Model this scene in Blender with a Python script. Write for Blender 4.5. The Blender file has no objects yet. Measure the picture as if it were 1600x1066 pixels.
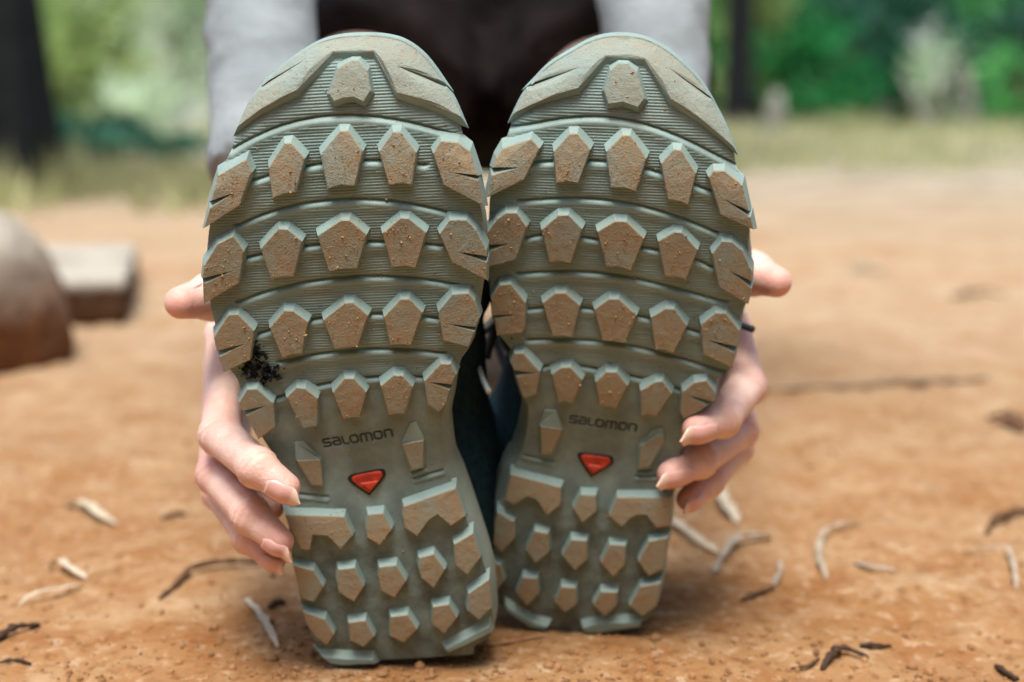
import bpy, math, random
import numpy as np
from mathutils import Matrix, Vector
from mathutils.geometry import delaunay_2d_cdt
random.seed(7); rng = np.random.default_rng(7)
sc = bpy.context.scene
C = sc.collection
# ------------------------------------------------------------------ camera
CAM_H = 0.25; FPX = 2222.0; PITCH = math.radians(9.8)
cam_d = bpy.data.cameras.new('camera'); cam = bpy.data.objects.new('camera', cam_d); C.objects.link(cam)
cam_d.sensor_width = 36.0; cam_d.lens = 36.0 * FPX / 1600.0
cam.location = (0, 0, CAM_H); cam.rotation_euler = (math.pi/2 - PITCH, 0, 0)
cam_d.clip_start = 0.02; cam_d.clip_end = 500
cam_d.dof.use_dof = True; cam_d.dof.focus_distance = 0.560; cam_d.dof.aperture_fstop = 4.7
sc.camera = cam
# ------------------------------------------------------------------ world, sun
w = bpy.data.worlds.new('World'); sc.world = w; w.use_nodes = True
SUN_EL, SUN_AZ = math.radians(72), math.radians(-170)      # azimuth from +Y (behind the shoes), to the left
nt = w.node_tree; bg = nt.nodes['Background']
sky = nt.nodes.new('ShaderNodeTexSky'); sky.sky_type = 'NISHITA'; sky.sun_disc = False
sky.sun_elevation = SUN_EL; sky.sun_rotation = SUN_AZ; sky.dust_density = 4.0; sky.air_density = 1.0; sky.ozone_density = 1.0
nt.links.new(sky.outputs[0], bg.inputs[0]); bg.inputs[1].default_value = 0.09
sd = bpy.data.lights.new('sun', 'SUN'); sun = bpy.data.objects.new('sun', sd); C.objects.link(sun)
sd.energy = 1.5; sd.angle = math.radians(25); sd.color = (1, 0.96, 0.9)
dvec = Vector((math.sin(SUN_AZ)*math.cos(SUN_EL), math.cos(SUN_AZ)*math.cos(SUN_EL), math.sin(SUN_EL)))
sun.rotation_euler = dvec.to_track_quat('Z', 'Y').to_euler(); sun.location = dvec*20
sc.view_settings.view_transform = 'Standard'; sc.view_settings.look = 'None'
sc.view_settings.gamma = 1; sc.view_settings.exposure = 1.52; sc.view_settings.use_curve_mapping = False
# ------------------------------------------------------------------ helpers
cp, sp = math.cos(PITCH), math.sin(PITCH)
R_ = np.array([1., 0, 0]); F_ = np.array([0, cp, -sp]); U_ = np.array([0, sp, cp]); O_ = np.array([0, 0, CAM_H])
def ray(px, py):
    return F_ + R_*((px-800)/FPX) + U_*((533-py)/FPX)
def P(px, py, z):                       # a point seen at (px, py), z metres deep
    return O_ + ray(px, py)*z
def G(px, py, z=0.0):                   # a point of the ground
    r = ray(px, py); t = (z - CAM_H)/r[2]; return O_ + r*t
def GD(px, d):                          # ground point at forward distance d
    return np.array([(px-800)/FPX*d*1.0, d, 0.0])
ZONE = dict(A=(300, 40), B=(300, 320), C=(340, 540), D=(400, 740), E=(740, 40), F=(740, 320), G=(740, 540), H=(700, 740))
def Z(s):                               # 'A x y x y ...' -> photo pixels
    t = s.split(); ox, oy = ZONE[t[0]]; v = np.array([float(q) for q in t[1:]]).reshape(-1, 2)
    return v*0.3002 + np.array([ox, oy])
def hash3(ix, iy, iz, seed):
    n = (ix*374761393 + iy*668265263 + iz*2147483647 + seed*974634777) & 0xffffffff
    n = ((n ^ (n >> 13))*1274126177) & 0xffffffff
    return ((n ^ (n >> 16)) & 0xffff)/65535.0
def vnoise(p, scale=1.0, seed=0):       # value noise in [-1, 1]
    q = np.asarray(p, float)*scale; i = np.floor(q).astype(np.int64); f = q-i; f = f*f*(3-2*f)
    r = 0
    for dx in (0, 1):
        for dy in (0, 1):
            for dz in (0, 1):
                wgt = (f[..., 0] if dx else 1-f[..., 0])*(f[..., 1] if dy else 1-f[..., 1])*(f[..., 2] if dz else 1-f[..., 2])
                r = r + wgt*hash3(i[..., 0]+dx, i[..., 1]+dy, i[..., 2]+dz, seed)
    return r*2-1
def fbm(p, scale, octv=3, seed=0):
    a, s, r = 1.0, scale, 0
    for k in range(octv):
        r = r + a*vnoise(p, s, seed+k); a *= .5; s *= 2.03
    return r
def mesh_obj(name, verts, faces, mats, parent=None, smooth=False, midx=None, attrs=None):
    me = bpy.data.meshes.new(name); verts = np.asarray(verts, float)
    if isinstance(faces, np.ndarray):
        nf, k = faces.shape
        me.vertices.add(len(verts)); me.vertices.foreach_set('co', verts.astype(np.float32).ravel())
        me.loops.add(nf*k); me.loops.foreach_set('vertex_index', faces.astype(np.int32).ravel())
        me.polygons.add(nf); me.polygons.foreach_set('loop_start', np.arange(0, nf*k, k, dtype=np.int32))
        me.update(calc_edges=True); me.validate()
    else:
        me.from_pydata([tuple(v) for v in verts], [], [tuple(f) for f in faces]); me.update()
    for m in (mats if isinstance(mats, (list, tuple)) else [mats]): me.materials.append(m)
    if midx is not None: me.polygons.foreach_set('material_index', np.asarray(midx, np.int32))
    if smooth: me.polygons.foreach_set('use_smooth', np.ones(len(me.polygons), bool))
    if attrs:
        for k, a in attrs.items():
            at = me.attributes.new(k, 'FLOAT', 'POINT'); at.data.foreach_set('value', np.asarray(a, np.float32))
    o = bpy.data.objects.new(name, me); C.objects.link(o)
    if parent: o.parent = parent
    return o
def tag(o, label=None, cat=None, group=None, kind=None):
    if label: o['label'] = label
    if cat: o['category'] = cat
    if group: o['group'] = group
    if kind: o['kind'] = kind
    return o
def empty(name, M, label, cat, group=None):
    o = bpy.data.objects.new(name, None); C.objects.link(o); o.matrix_world = M; o.empty_display_size = .02
    return tag(o, label, cat, group)
# ---- materials
class NT:
    def __init__(s, name):
        s.m = bpy.data.materials.new(name); s.m.use_nodes = True; s.t = s.m.node_tree
        s.b = s.t.nodes['Principled BSDF']; s.out = s.t.nodes['Material Output']
        s.co = s.t.nodes.new('ShaderNodeTexCoord').outputs['Object']
    def n(s, typ, **kw):
        x = s.t.nodes.new(typ)
        for k, v in kw.items(): setattr(x, k, v)
        return x
    def link(s, a, b): s.t.links.new(a, b)
    def noise(s, scale, detail=4, rough=.6, stretch=None):
        x = s.n('ShaderNodeTexNoise'); x.inputs['Scale'].default_value = scale; x.inputs['Detail'].default_value = detail; x.inputs['Roughness'].default_value = rough
        if stretch:
            mp = s.n('ShaderNodeMapping'); mp.inputs['Scale'].default_value = stretch; s.link(s.co, mp.inputs[0]); s.link(mp.outputs[0], x.inputs['Vector'])
        else: s.link(s.co, x.inputs['Vector'])
        return x.outputs['Fac']
    def ramp(s, fac, a, b):
        x = s.n('ShaderNodeMapRange'); x.inputs['From Min'].default_value = a; x.inputs['From Max'].default_value = b; s.link(fac, x.inputs[0]); return x.outputs[0]
    def mix(s, fac, a, b):
        x = s.n('ShaderNodeMix', data_type='RGBA')
        for inp, v in ((x.inputs['Factor'], fac), (x.inputs['A'], a), (x.inputs['B'], b)):
            if isinstance(v, (int, float)): inp.default_value = v
            elif isinstance(v, tuple): inp.default_value = (*v, 1)
            else: s.link(v, inp)
        return x.outputs['Result']
    def math(s, op, a, b=0.5):
        x = s.n('ShaderNodeMath', operation=op)
        for i, v in enumerate((a, b)):
            if isinstance(v, (int, float)): x.inputs[i].default_value = v
            else: s.link(v, x.inputs[i])
        return x.outputs[0]
    def attr(s, name):
        x = s.n('ShaderNodeAttribute'); x.attribute_name = name; return x.outputs['Fac']
    def bump(s, h, strength, dist):
        x = s.n('ShaderNodeBump'); x.inputs['Strength'].default_value = strength; x.inputs['Distance'].default_value = dist
        s.link(h, x.inputs['Height']); s.link(x.outputs[0], s.b.inputs['Normal'])
    def fin(s, col, rough=.6, spec=.4):
        if isinstance(col, tuple): s.b.inputs['Base Color'].default_value = (*col, 1)
        else: s.link(col, s.b.inputs['Base Color'])
        if isinstance(rough, (int, float)): s.b.inputs['Roughness'].default_value = rough
        else: s.link(rough, s.b.inputs['Roughness'])
        s.b.inputs['Specular IOR Level'].default_value = spec
        return s.m
def plain(name, col, rough=.6, var=.25, scale=40, bump=0, spec=.4):
    t = NT(name); f = t.ramp(t.noise(scale), .3, .7)
    c = t.mix(f, tuple(v*(1-var) for v in col), tuple(min(1, v*(1+var)) for v in col))
    if bump: t.bump(t.noise(scale*4), .5, bump)
    return t.fin(c, rough, spec)
RUB = (.240, .342, .322)
def rubber(name, dust, ink=False, film=.86):
    t = NT(name)
    big = t.ramp(t.noise(45, 4), .35, .7)
    c = t.mix(big, tuple(v*.88 for v in RUB), tuple(v*1.12 for v in RUB))
    # ochre dust film in patches, more on worn faces
    df = t.noise(38, 6, .7)
    if dust:
        d1 = t.ramp(df, .20, .52); c = t.mix(t.math('MULTIPLY', d1, film), c, (.315, .252, .156))
        g = t.ramp(t.noise(420, 3, .6), .50, .70); d2 = t.math('MULTIPLY', g, t.ramp(df, .42, .62))
        c = t.mix(t.math('MULTIPLY', d2, .75*film), c, (.42, .215, .075))
        sp_ = t.ramp(t.noise(900, 2, .5), .64, .72); c = t.mix(t.math('MULTIPLY', sp_, .55), c, (.10, .075, .05))
    else:
        d1 = t.ramp(df, .5, .8); c = t.mix(t.math('MULTIPLY', d1, .42), c, (.28, .235, .155))
        sp_ = t.ramp(t.noise(700, 2, .5), .69, .74); c = t.mix(t.math('MULTIPLY', sp_, .6), c, (.06, .06, .05))
    if ink:
        gm = t.math('MULTIPLY', t.attr('grim_shade'), t.ramp(t.noise(70, 5, .65), .25, .62)); c = t.mix(t.math('MULTIPLY', gm, .82), c, (.055, .070, .066))  # shade of heel and arch painted into the plate colour, broken by noise
        c = t.mix(t.math('MULTIPLY', t.attr('ink'), .85), c, (.02, .03, .028))
    h = t.math('ADD', t.noise(300, 4), t.math('MULTIPLY', t.noise(1400, 2), .6 if dust else .2))
    t.bump(h, .7 if dust else .3, .0006)
    return t.fin(c, .72 if dust else .55, .35)
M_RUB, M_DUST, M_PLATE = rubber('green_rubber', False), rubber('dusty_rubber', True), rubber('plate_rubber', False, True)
M_TOE = rubber('lightly_dusty_rubber', True, False, .42)
M_MID = plain('midsole_foam', (.24, .31, .275), .6, .15, 60, .0004)
M_UPPER = plain('teal_mesh_fabric', (.010, .026, .034), .95, .4, 300, .0008, .05)
M_LACE = plain('black_cord', (.012, .016, .018), .6, .3, 200)
M_PALE = plain('pale_cord', (.50, .58, .57), .5, .1, 200)
M_RED = plain('red_rubber', (.55, .055, .030), .42, .25, 250, .0003)
M_BLACK = plain('black_rim', (.012, .013, .014), .5, .2, 200)
M_GRAIN = plain('ochre_grains', (.34, .215, .110), .9, .5, 600)
M_TAR = plain('black_wet_crumbs', (.012, .013, .015), .18, .5, 500, 0, .6)

# ------------------------------------------------------------------ polygons
def area(p): return .5*np.sum(p[:, 0]*np.roll(p[:, 1], -1)-np.roll(p[:, 0], -1)*p[:, 1])
def ccw(p): return p if area(p) > 0 else p[::-1].copy()
def offset(p, fn):                      # outward offset of a ccw polygon, distance per edge from its normal
    n = len(p); nx = np.roll(p, -1, 0)-p; L = np.linalg.norm(nx, axis=1)+1e-9; d = nx/L[:, None]
    nor = np.stack([d[:, 1], -d[:, 0]], 1); off = np.array([fn(*q) for q in nor]); out = np.zeros_like(p)
    for i in range(n):
        a, b = i-1, i
        m = np.array([nor[a], nor[b]]); r = np.array([off[a], off[b]]); det = np.linalg.det(m)
        mv = np.linalg.solve(m, r) if abs(det) > .25 else (nor[a]*off[a]+nor[b]*off[b])/2
        lim = 1.5*max(abs(off[a]), abs(off[b])); l = np.linalg.norm(mv)
        if l > lim > 0: mv = mv*lim/l
        out[i] = p[i]+mv
    return out
def catmull(p, k=4, closed=False):
    p = np.asarray(p, float); n = len(p); out = []
    for i in range(n if closed else n-1):
        g = lambda j: p[j % n] if closed else p[min(max(j, 0), n-1)]
        a, b, c, d = g(i-1), g(i), g(i+1), g(i+2)
        for s in np.arange(k)/k:
            out.append(.5*((2*b)+(-a+c)*s+(2*a-5*b+4*c-d)*s*s+(-a+3*b-3*c+d)*s**3))
    if not closed: out.append(p[-1])
    return np.array(out)
def seg_dist(q, poly, closed=False):
    a = poly if closed else poly[:-1]; b = np.roll(poly, -1, 0) if closed else poly[1:]
    best = np.full(len(q), 1e9)
    for s, e in zip(a, b):
        d = e-s; t = np.clip(((q-s)@d)/(d@d+1e-12), 0, 1); best = np.minimum(best, np.linalg.norm(q-s-t[:, None]*d, axis=1))
    return best
def inside(q, poly):
    x, y = q[:, 0], q[:, 1]; r = np.zeros(len(q), bool); n = len(poly)
    for i in range(n):
        (x1, y1), (x2, y2) = poly[i], poly[(i+1) % n]
        c = ((y1 > y) != (y2 > y)) & (x < (x2-x1)*(y-y1)/(y2-y1+1e-12)+x1); r ^= c
    return r
LETTERS = {
 's': (1.0, [[(1, 1), (.14, 1), (0, .88), (0, .62), (.14, .5), (.86, .5), (1, .38), (1, .12), (.86, 0), (0, 0)]]),
 'a': (1.0, [[(.05, 1), (.84, 1), (1, .84), (1, 0), (.14, 0), (0, .12), (0, .42), (.14, .55), (1, .55)]]),
 'L': (.72, [[(0, 1), (0, .16), (.14, 0), (.72, 0)]]),
 'o': (1.1, [[(.2, 0), (.9, 0), (1.1, .2), (1.1, .8), (.9, 1), (.2, 1), (0, .8), (0, .2), (.2, 0)]]),
 'm': (1.6, [[(0, 0), (0, .82), (.16, 1), (1.44, 1), (1.6, .82), (1.6, 0)], [(.8, 1), (.8, 0)]]),
 'n': (1.05, [[(0, 0), (0, .82), (.16, 1), (.89, 1), (1.05, .82), (1.05, 0)]])}

# ------------------------------------------------------------------ the shoes
class Shoe: pass
def make_shoe(cfg):
    s = Shoe(); tau, psi, rho = (math.radians(cfg[k]) for k in ('tilt', 'yaw', 'roll'))
    u = math.cos(psi)*R_-math.sin(psi)*F_
    v0 = math.cos(tau)*U_-math.sin(tau)*F_; v0 = v0-u*(u@v0); v0 /= np.linalg.norm(v0)
    v = math.cos(rho)*v0+math.sin(rho)*u; u2 = math.cos(rho)*u-math.sin(rho)*v0; n = np.cross(u2, v)
    ball = P(*cfg['ball']); org = ball-cfg['vball']*v
    M = np.eye(4); M[:3, 0], M[:3, 1], M[:3, 2], M[:3, 3] = u2, v, n, org
    s.M = M; Rm = M[:3, :3]; ol = Rm.T@(O_-org)
    root = empty('trail_shoe', Matrix(M.tolist()), cfg['label'], 'shoe', 'pair of trail shoes held soles forward'); s.root = root
    def S0(q):
        vv, uu = q[:, 1], q[:, 0]
        z = -4.3*np.maximum(0, vv-.205)**2 - 1.0*uu**2
        z = z-.0035*np.exp(-((vv-.095)/.025)**2)-1.2*np.maximum(0, .03-vv)**2
        return z
    def unproj(pix, h=0., Sf=S0):
        pix = np.asarray(pix, float); d = F_+np.outer((pix[:, 0]-800)/FPX, R_)+np.outer((533-pix[:, 1])/FPX, U_)
        dl = d@Rm; t = (h-ol[2])/dl[:, 2]
        for _ in range(60):
            q = ol+dl*t[:, None]; t = .5*t+.5*(Sf(q)+h-ol[2])/dl[:, 2]
        return (ol+dl*t[:, None])[:, :2]
    # outline
    ROLL = .0055
    def hroll(pix): return -ROLL*np.clip((260-pix[:, 1])/120, 0, 1)
    Lp, Rp = np.array(cfg['left']), np.array(cfg['right'])
    def unp_out(pix):
        h = hroll(pix); return np.array([unproj(pix[i:i+1], h[i])[0] for i in range(len(pix))])
    Lq, Rq = catmull(unp_out(Lp), 4), catmull(unp_out(Rp), 4)     # toe -> heel
    def mono(q):
        q = q.copy(); q[:, 1] = np.minimum.accumulate(q[:, 1]-np.arange(len(q))*1e-6); return q
    Lq, Rq = mono(Lq), mono(Rq)
    vtop = max(Lq[0, 1], Rq[0, 1]); vbot = min(Lq[-1, 1], Rq[-1, 1])
    outl = np.vstack([Lq, Rq[::-1]])
    def S(q):
        z = S0(q); k = np.clip((q[:, 1]-.222)/.03, 0, 1)
        m = k > 0
        if m.any():
            d = seg_dist(q[m][:, :2], outl); z[m] -= ROLL*k[m]*np.maximum(0, 1-d/.010)**2
        return z
    uL = lambda vv: np.interp(vv, Lq[::-1, 1], Lq[::-1, 0]); uR = lambda vv: np.interp(vv, Rq[::-1, 1], Rq[::-1, 0])
    # ---- sole plate: grid with grooves, ribs and engraved wordmark
    NC, step = 230, .00032
    vs = np.arange(vbot+.0002, vtop-.0006, step); nr = len(vs)
    tt = np.linspace(0, 1, NC); a, b = uL(vs), uR(vs)
    uu = a[:, None]+(b-a)[:, None]*tt[None]; vv = np.repeat(vs[:, None], NC, 1)
    q = np.stack([uu.ravel(), vv.ravel()], 1); z = S(q); ink = np.zeros(len(q))
    arcs = [];
    for ar in cfg['arcs']:
        w_ = unproj(np.vstack([Z(x) for x in ar])); w_ = w_[np.argsort(w_[:, 0])]; arcs.append(w_)
    smooth_v = np.interp(q[:, 0], arcs[-1][:, 0], arcs[-1][:, 1])
    mask = np.clip((q[:, 1]-smooth_v-.001)/.006, 0, 1)*np.clip((.2685-q[:, 1])/.002, 0, 1)
    bow = .35*q[:, 0]**2*10
    rib = np.sin((q[:, 1]+bow*.1)/.00115*2*math.pi)
    near = np.zeros(len(q)); prof = np.zeros(len(q))
    for w_ in arcs:
        c = np.polyfit(w_[:, 0], w_[:, 1], 4 if len(w_) > 5 else 2)
        va = np.polyval(c, np.clip(q[:, 0], w_[0, 0], w_[-1, 0])); d = va-q[:, 1]
        ok = np.clip((q[:, 0]-w_[0, 0]+.003)/.002, 0, 1)*np.clip((w_[-1, 0]+.003-q[:, 0])/.002, 0, 1)
        p_ = np.interp(d, [-.0022, -.0005, 0, .0006, .0013, .0022, .0060], [0, -.0003, -.0018, -.0014, .0004, .0008, 0])
        prof += p_*ok; near = np.maximum(near, ok*((d > -.0006) & (d < .0034)))
    z += prof + .00023*rib*mask*(1-near)
    z += .00012*vnoise(np.c_[q, q[:, 0]*0], 150, 3)
    # midfoot step lines
    for ln in cfg['lines']:
        p_ = unproj(Z(ln)); d = seg_dist(q, p_); z += np.where(d < .0009, -.0011*(1-d/.0009), 0)
        p2 = p_+np.array([0, -.0017]); d = seg_dist(q, p2); z += np.where(d < .0014, .0006*(1-d/.0014), 0)
    # wordmark
    t0 = unproj(Z(cfg['text'])); bl, br, tl = t0
    ex = br-bl; Lw = np.linalg.norm(ex); ex /= Lw; ey = np.array([-ex[1], ex[0]]); H = abs((tl-bl)@ey)
    word = 'saLomon'; gap = .42; tw = sum(LETTERS[c][0] for c in word)+gap*(len(word)-1); kx = Lw/tw
    loc = np.stack([(q-bl)@ex, (q-bl)@ey], 1)
    sel = np.where((loc[:, 0] > -.002) & (loc[:, 0] < Lw+.002) & (loc[:, 1] > -.002) & (loc[:, 1] < H+.002))[0]
    dd = np.full(len(sel), 1e9); xx = 0
    for c in word:
        wd, strokes = LETTERS[c]
        for st in strokes:
            pl = np.array([((xx+p[0])*kx, p[1]*H) for p in st]); dd = np.minimum(dd, seg_dist(loc[sel], pl))
        xx += wd+gap
    hw = .00034
    k = np.clip((hw+.00022-dd)/.0003, 0, 1); z[sel] -= .0007*k; ink[sel] = k
    idx = np.arange(nr*NC).reshape(nr, NC)
    faces = np.stack([idx[:-1, :-1], idx[:-1, 1:], idx[1:, 1:], idx[1:, :-1]], -1).reshape(-1, 4)
    mesh_obj('sole_plate', np.c_[q, z], faces, M_PLATE, root, True, None, {'ink': ink, 'grim_shade': np.clip((.155-q[:, 1])/.035, 0, 1)*.6+np.clip((.075-q[:, 1])/.02, 0, 1)*.4})  # painted shade mask grows from the arch to the heel
    # ---- lugs
    crumbs_v, crumbs_f = [], []
    def crumb(c3, r):
        b0 = len(crumbs_v); a_ = rng.normal(size=(6, 3))*.25
        base = np.array([[1, 0, 0], [-1, 0, 0], [0, 1, 0], [0, -1, 0], [0, 0, 1], [0, 0, -1]])+a_
        crumbs_v.extend((c3+base*r).tolist())
        for f in ((0, 2, 4), (2, 1, 4), (1, 3, 4), (3, 0, 4), (2, 0, 5), (1, 2, 5), (3, 1, 5), (0, 3, 5)): crumbs_f.append([b0+i for i in f])
    def lug(name, pix, h, flare, base_pix=None, cell=.004, dust=True, cr=1.0, chamfer=.00035, mtop=None):
        top = unproj(pix, h, S); rev = area(top) < 0
        top = ccw(top)
        if base_pix is not None:
            bas = ccw(unproj(base_pix, .0010, S)); ci = offset(top, lambda a_, b_: -chamfer)
        else:
            bas = offset(top, flare); ci = offset(top, lambda a_, b_: -chamfer)
        # top surface
        lo, hi = ci.min(0), ci.max(0); gx, gy = np.meshgrid(np.arange(lo[0], hi[0], cell), np.arange(lo[1], hi[1], cell))
        g = np.c_[gx.ravel(), gy.ravel()]; g = g[inside(g, ci)]
        if len(g): g = g[seg_dist(g, ci, True) > cell*.35]
        nb = len(ci); pts = [Vector(p) for p in np.vstack([ci, g])] if len(g) else [Vector(p) for p in ci]
        ov, oe, of, *_ = delaunay_2d_cdt(pts, [], [list(range(nb))], 1, 1e-7)
        tv = np.array([tuple(x) for x in ov]); nt_ = len(tv)
        V = np.c_[tv, S(tv)+h+.00010*vnoise(np.c_[tv, tv[:, 0]*0], 500, 5)]
        F = [list(f) for f in of]; mi = [1 if dust else 0]*len(F)
        r1 = np.c_[top, S(top)+h-chamfer]; rb = np.c_[bas, S(bas)+(.0010 if base_pix is not None else -.0012)]
        V = np.vstack([V, r1, rb]); o1 = nt_; o2 = nt_+nb; nbb = len(bas)
        key = {tuple(np.round(p, 6)): i for i, p in enumerate(tv[:, :2])}
        ti = [int(np.argmin(((tv[:, :2]-p)**2).sum(1))) for p in ci]
        for i in range(nb):
            j = (i+1) % nb
            if ti[i] != ti[j]: F.append([ti[i], o1+i, o1+j, ti[j]]); mi.append(1 if dust else 0)
            if nbb == nb: F.append([o1+i, o2+i, o2+j, o1+j]); mi.append(0)
        # CDT winding is ccw, sides built to match
        if nbb != nb:
            al = np.argmin(((bas[None]-top[:, None])**2).sum(2), 1)
            for i in range(nb):
                j = (i+1) % nb; a_, b_ = int(al[i]), int(al[j])
                chain = [a_]
                while chain[-1] != b_ and len(chain) < nbb: chain.append((chain[-1]+1) % nbb)
                F.append([o1+i]+[o2+c for c in chain]+[o1+j]); mi.append(0)
            V = np.vstack([V, np.c_[offset(bas, lambda a_, b_: .0003), S(bas)-.001]])
            for i in range(nbb): F.append([o2+i, o2+nbb+i, o2+nbb+(i+1) % nbb, o2+(i+1) % nbb]); mi.append(0)
        o = mesh_obj(name, V, F, [M_RUB, mtop or M_DUST], root, False, mi)
        if cr > 0:
            A = abs(area(ci)); n_ = int(A*1e6*.30*cr*rng.uniform(.3, 1.6)); cen = lo+(hi-lo)*rng.uniform(.2, .8, 2)
            for _ in range(n_):
                p_ = cen+rng.normal(size=2)*.0045 if rng.random() < .55 else lo+(hi-lo)*rng.random(2)
                p_ = p_[None]
                if inside(p_, top)[0]: crumb(np.r_[p_[0], S(p_)[0]+h], min(.0007, .00013*math.exp(abs(rng.normal())*.65)))
        return o
    fl = lambda a_, b_: .0006+.0019*max(0, b_)**.8+.0003*abs(a_)-.0002*max(0, -b_)
    flh = lambda a_, b_: .0004+.0016*max(0, b_)**.8+.0008*max(0, -a_*cfg['side'])
    flt = lambda a_, b_: .0009+.0026*max(0, -b_)+.0003*max(0, b_)
    for st in cfg['fore']: lug('lug', Z(st), .0045, fl, cr=1.2)
    lug('toe_lug', Z(cfg['toe']), .0042, flt, cr=.5, mtop=M_TOE)
    for st in cfg['heel']: lug('lug', Z(st), .0042, flh, cr=.25)
    for bs, tp in cfg['mid']: lug('arch_lug', Z(tp), .0026, fl, base_pix=Z(bs), dust=True, cr=.1)
    for st in cfg['bump']: lug('heel_bumper', Z(st), .0030, lambda a_, b_: .0012+.003*max(0, b_), dust=False, cr=0)
    # toe cap: outline from slit to slit, inner U edge
    tc = np.vstack([Z(x) for x in cfg['toecap']])
    k2, k3 = (15, 19) if cfg['side'] == 1 else (16, 20)      # slit tip and start of the inner edge
    pix = np.vstack([catmull(tc[0:4], 3), tc[4:5], catmull(tc[5:k2], 4), tc[k2:k2+1], catmull(tc[k2+1:k3], 3), tc[k3:]])
    def flc(a_, b_): return .0008+.0030*max(0, -b_) if b_ < .2 else .0004
    lug('toe_cap', pix, .0040, flc, cell=.0022, dust=True, cr=.12, chamfer=.0006, mtop=M_TOE)
    # ---- badge
    bp = catmull(Z(cfg['badge']), 3, True); cen = bp.mean(0)
    def flat(name, pix, h0, h1, mat, inset=0, par=root):
        p_ = ccw(unproj(pix, 0, S)); n_ = len(p_); t_ = offset(p_, lambda a_, b_: -inset) if inset else p_
        V = np.vstack([np.c_[p_, S(p_)+h0], np.c_[t_, S(t_)+h1]]); F = [[i, (i+1) % n_, n_+(i+1) % n_, n_+i] for i in range(n_)]+[[n_+i for i in range(n_)]]
        return mesh_obj(name, V, F, mat, par)
    bd = flat('badge', bp, -.002, .0004, M_BLACK, .0002)
    flat('badge_face', cen+(bp-cen)*.80+np.array([0, -.4]), .0002, .0013, M_RED, .0004, bd)
    tri = np.array([cen+(bp[int(i)]-cen)*k_+np.array(cfg['trioff']) for i, k_ in ((0.0, .50), (len(bp)*.45, .50), (len(bp)*.80, .52))])
    flat('badge_triangle', np.array(cfg['tri']), .0012, .0022, M_RED, .0008, bd)
    cu = bpy.data.curves.new('badge_text', 'FONT'); cu.body = 'contagrip'; cu.size = 1; cu.extrude = .08
    to = bpy.data.objects.new('badge_text_source', cu); C.objects.link(to); dg = bpy.context.evaluated_depsgraph_get(); dg.update()
    me = to.evaluated_get(dg).to_mesh(); tv = np.array([tuple(x.co) for x in me.vertices]); tf = [list(p.vertices) for p in me.polygons]
    to.to_mesh_clear; bpy.data.objects.remove(to)
    ta, tb = unproj(np.array(cfg['btext'])); ex_ = tb-ta; wl = np.linalg.norm(ex_); ex_ /= wl; ey_ = np.array([-ex_[1], ex_[0]]); k_ = wl/np.ptp(tv[:, 0])
    pp = ta+np.outer((tv[:, 0]-tv[:, 0].min())*k_, ex_)+np.outer(tv[:, 1]*k_, ey_)
    mesh_obj('badge_lettering', np.c_[pp, S(pp)+.0014+tv[:, 2]*k_], tf, M_RED, bd)
    # ---- midsole and upper behind the plate
    ring = np.vstack([Lq, Rq[::-1]]); seg = np.linalg.norm(np.diff(np.vstack([ring, ring[:1]]), axis=0), axis=1); cum = np.r_[0, np.cumsum(seg)]
    N = 150; ss = np.linspace(0, cum[-1], N, endpoint=False); rr = np.vstack([ring, ring[:1]])
    loop = np.c_[np.interp(ss, cum, rr[:, 0]), np.interp(ss, cum, rr[:, 1])]; lp = ccw(loop)
    def outset(p, dist):
        t_ = np.roll(p, -1, 0)-np.roll(p, 1, 0); t_ /= np.linalg.norm(t_, axis=1)[:, None]+1e-9; nn = np.stack([t_[:, 1], -t_[:, 0]], 1)
        for _ in range(3): nn = (nn+np.roll(nn, 1, 0)+np.roll(nn, -1, 0))/3
        return p+nn*dist[:, None]
    arch = np.exp(-((lp[:, 1]-.085)/.045)**2); inner = np.clip(lp[:, 0]*cfg['side']/.02, 0, 1)
    mids = []; tw = np.clip((lp[:, 1]-.19)/.05, 0, 1)
    for dist, dep in ((-.0006, -.0004), (.0012, -.0045), (.0020, -.012), (.0008, -.020), (-.0015, -.027)):
        p_ = outset(lp, dist*(1-tw)-.0012*tw+arch*inner*.0030*min(1, -dep/.010)); p_ = p_+np.c_[tw*0, .42*tw*dep]; mids.append(np.c_[p_, S0(lp)-np.clip((lp[:, 1]-.222)/.03, 0, 1)*ROLL+dep])
    def loft(name, rings, mat, cap=False):
        k_ = len(rings); V = np.vstack(rings); F = []
        for r_ in range(k_-1):
            for i in range(N):
                j = (i+1) % N; F.append([r_*N+i, (r_+1)*N+i, (r_+1)*N+j, r_*N+j])
        if cap: F.append([(k_-1)*N+i for i in range(N)])
        return mesh_obj(name, V, F, mat, root, True)
    loft('midsole', mids, M_MID)
    last = outset(lp, -.0030+arch*.002); vc = .13; rings = []; uc = (uL(last[:, 1])+uR(last[:, 1]))/2
    Hh = np.interp(last[:, 1], [0, .04, .10, .15, .20, .25, .29], [.085, .088, .080, .070, .052, .040, .034])
    zb = S0(lp)-.022
    for th in np.linspace(0, math.pi/2, 15)[:-1]:
        cw = math.cos(th)**.75; blg = 1+math.sin(2*th)*(.05+(.08+.72*inner)*np.exp(-((last[:, 1]-.10)/.058)**2))
        p_u = uc+(last[:, 0]-uc)*cw*blg; p_v = vc+(last[:, 1]-vc)*(1-.16*math.sin(th)**2)-.42*tw*(.024+Hh*math.sin(th)*.6)
        rings.append(np.c_[p_u, p_v, zb-Hh*math.sin(th)])
    loft('upper', rings, M_UPPER, True)
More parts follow.
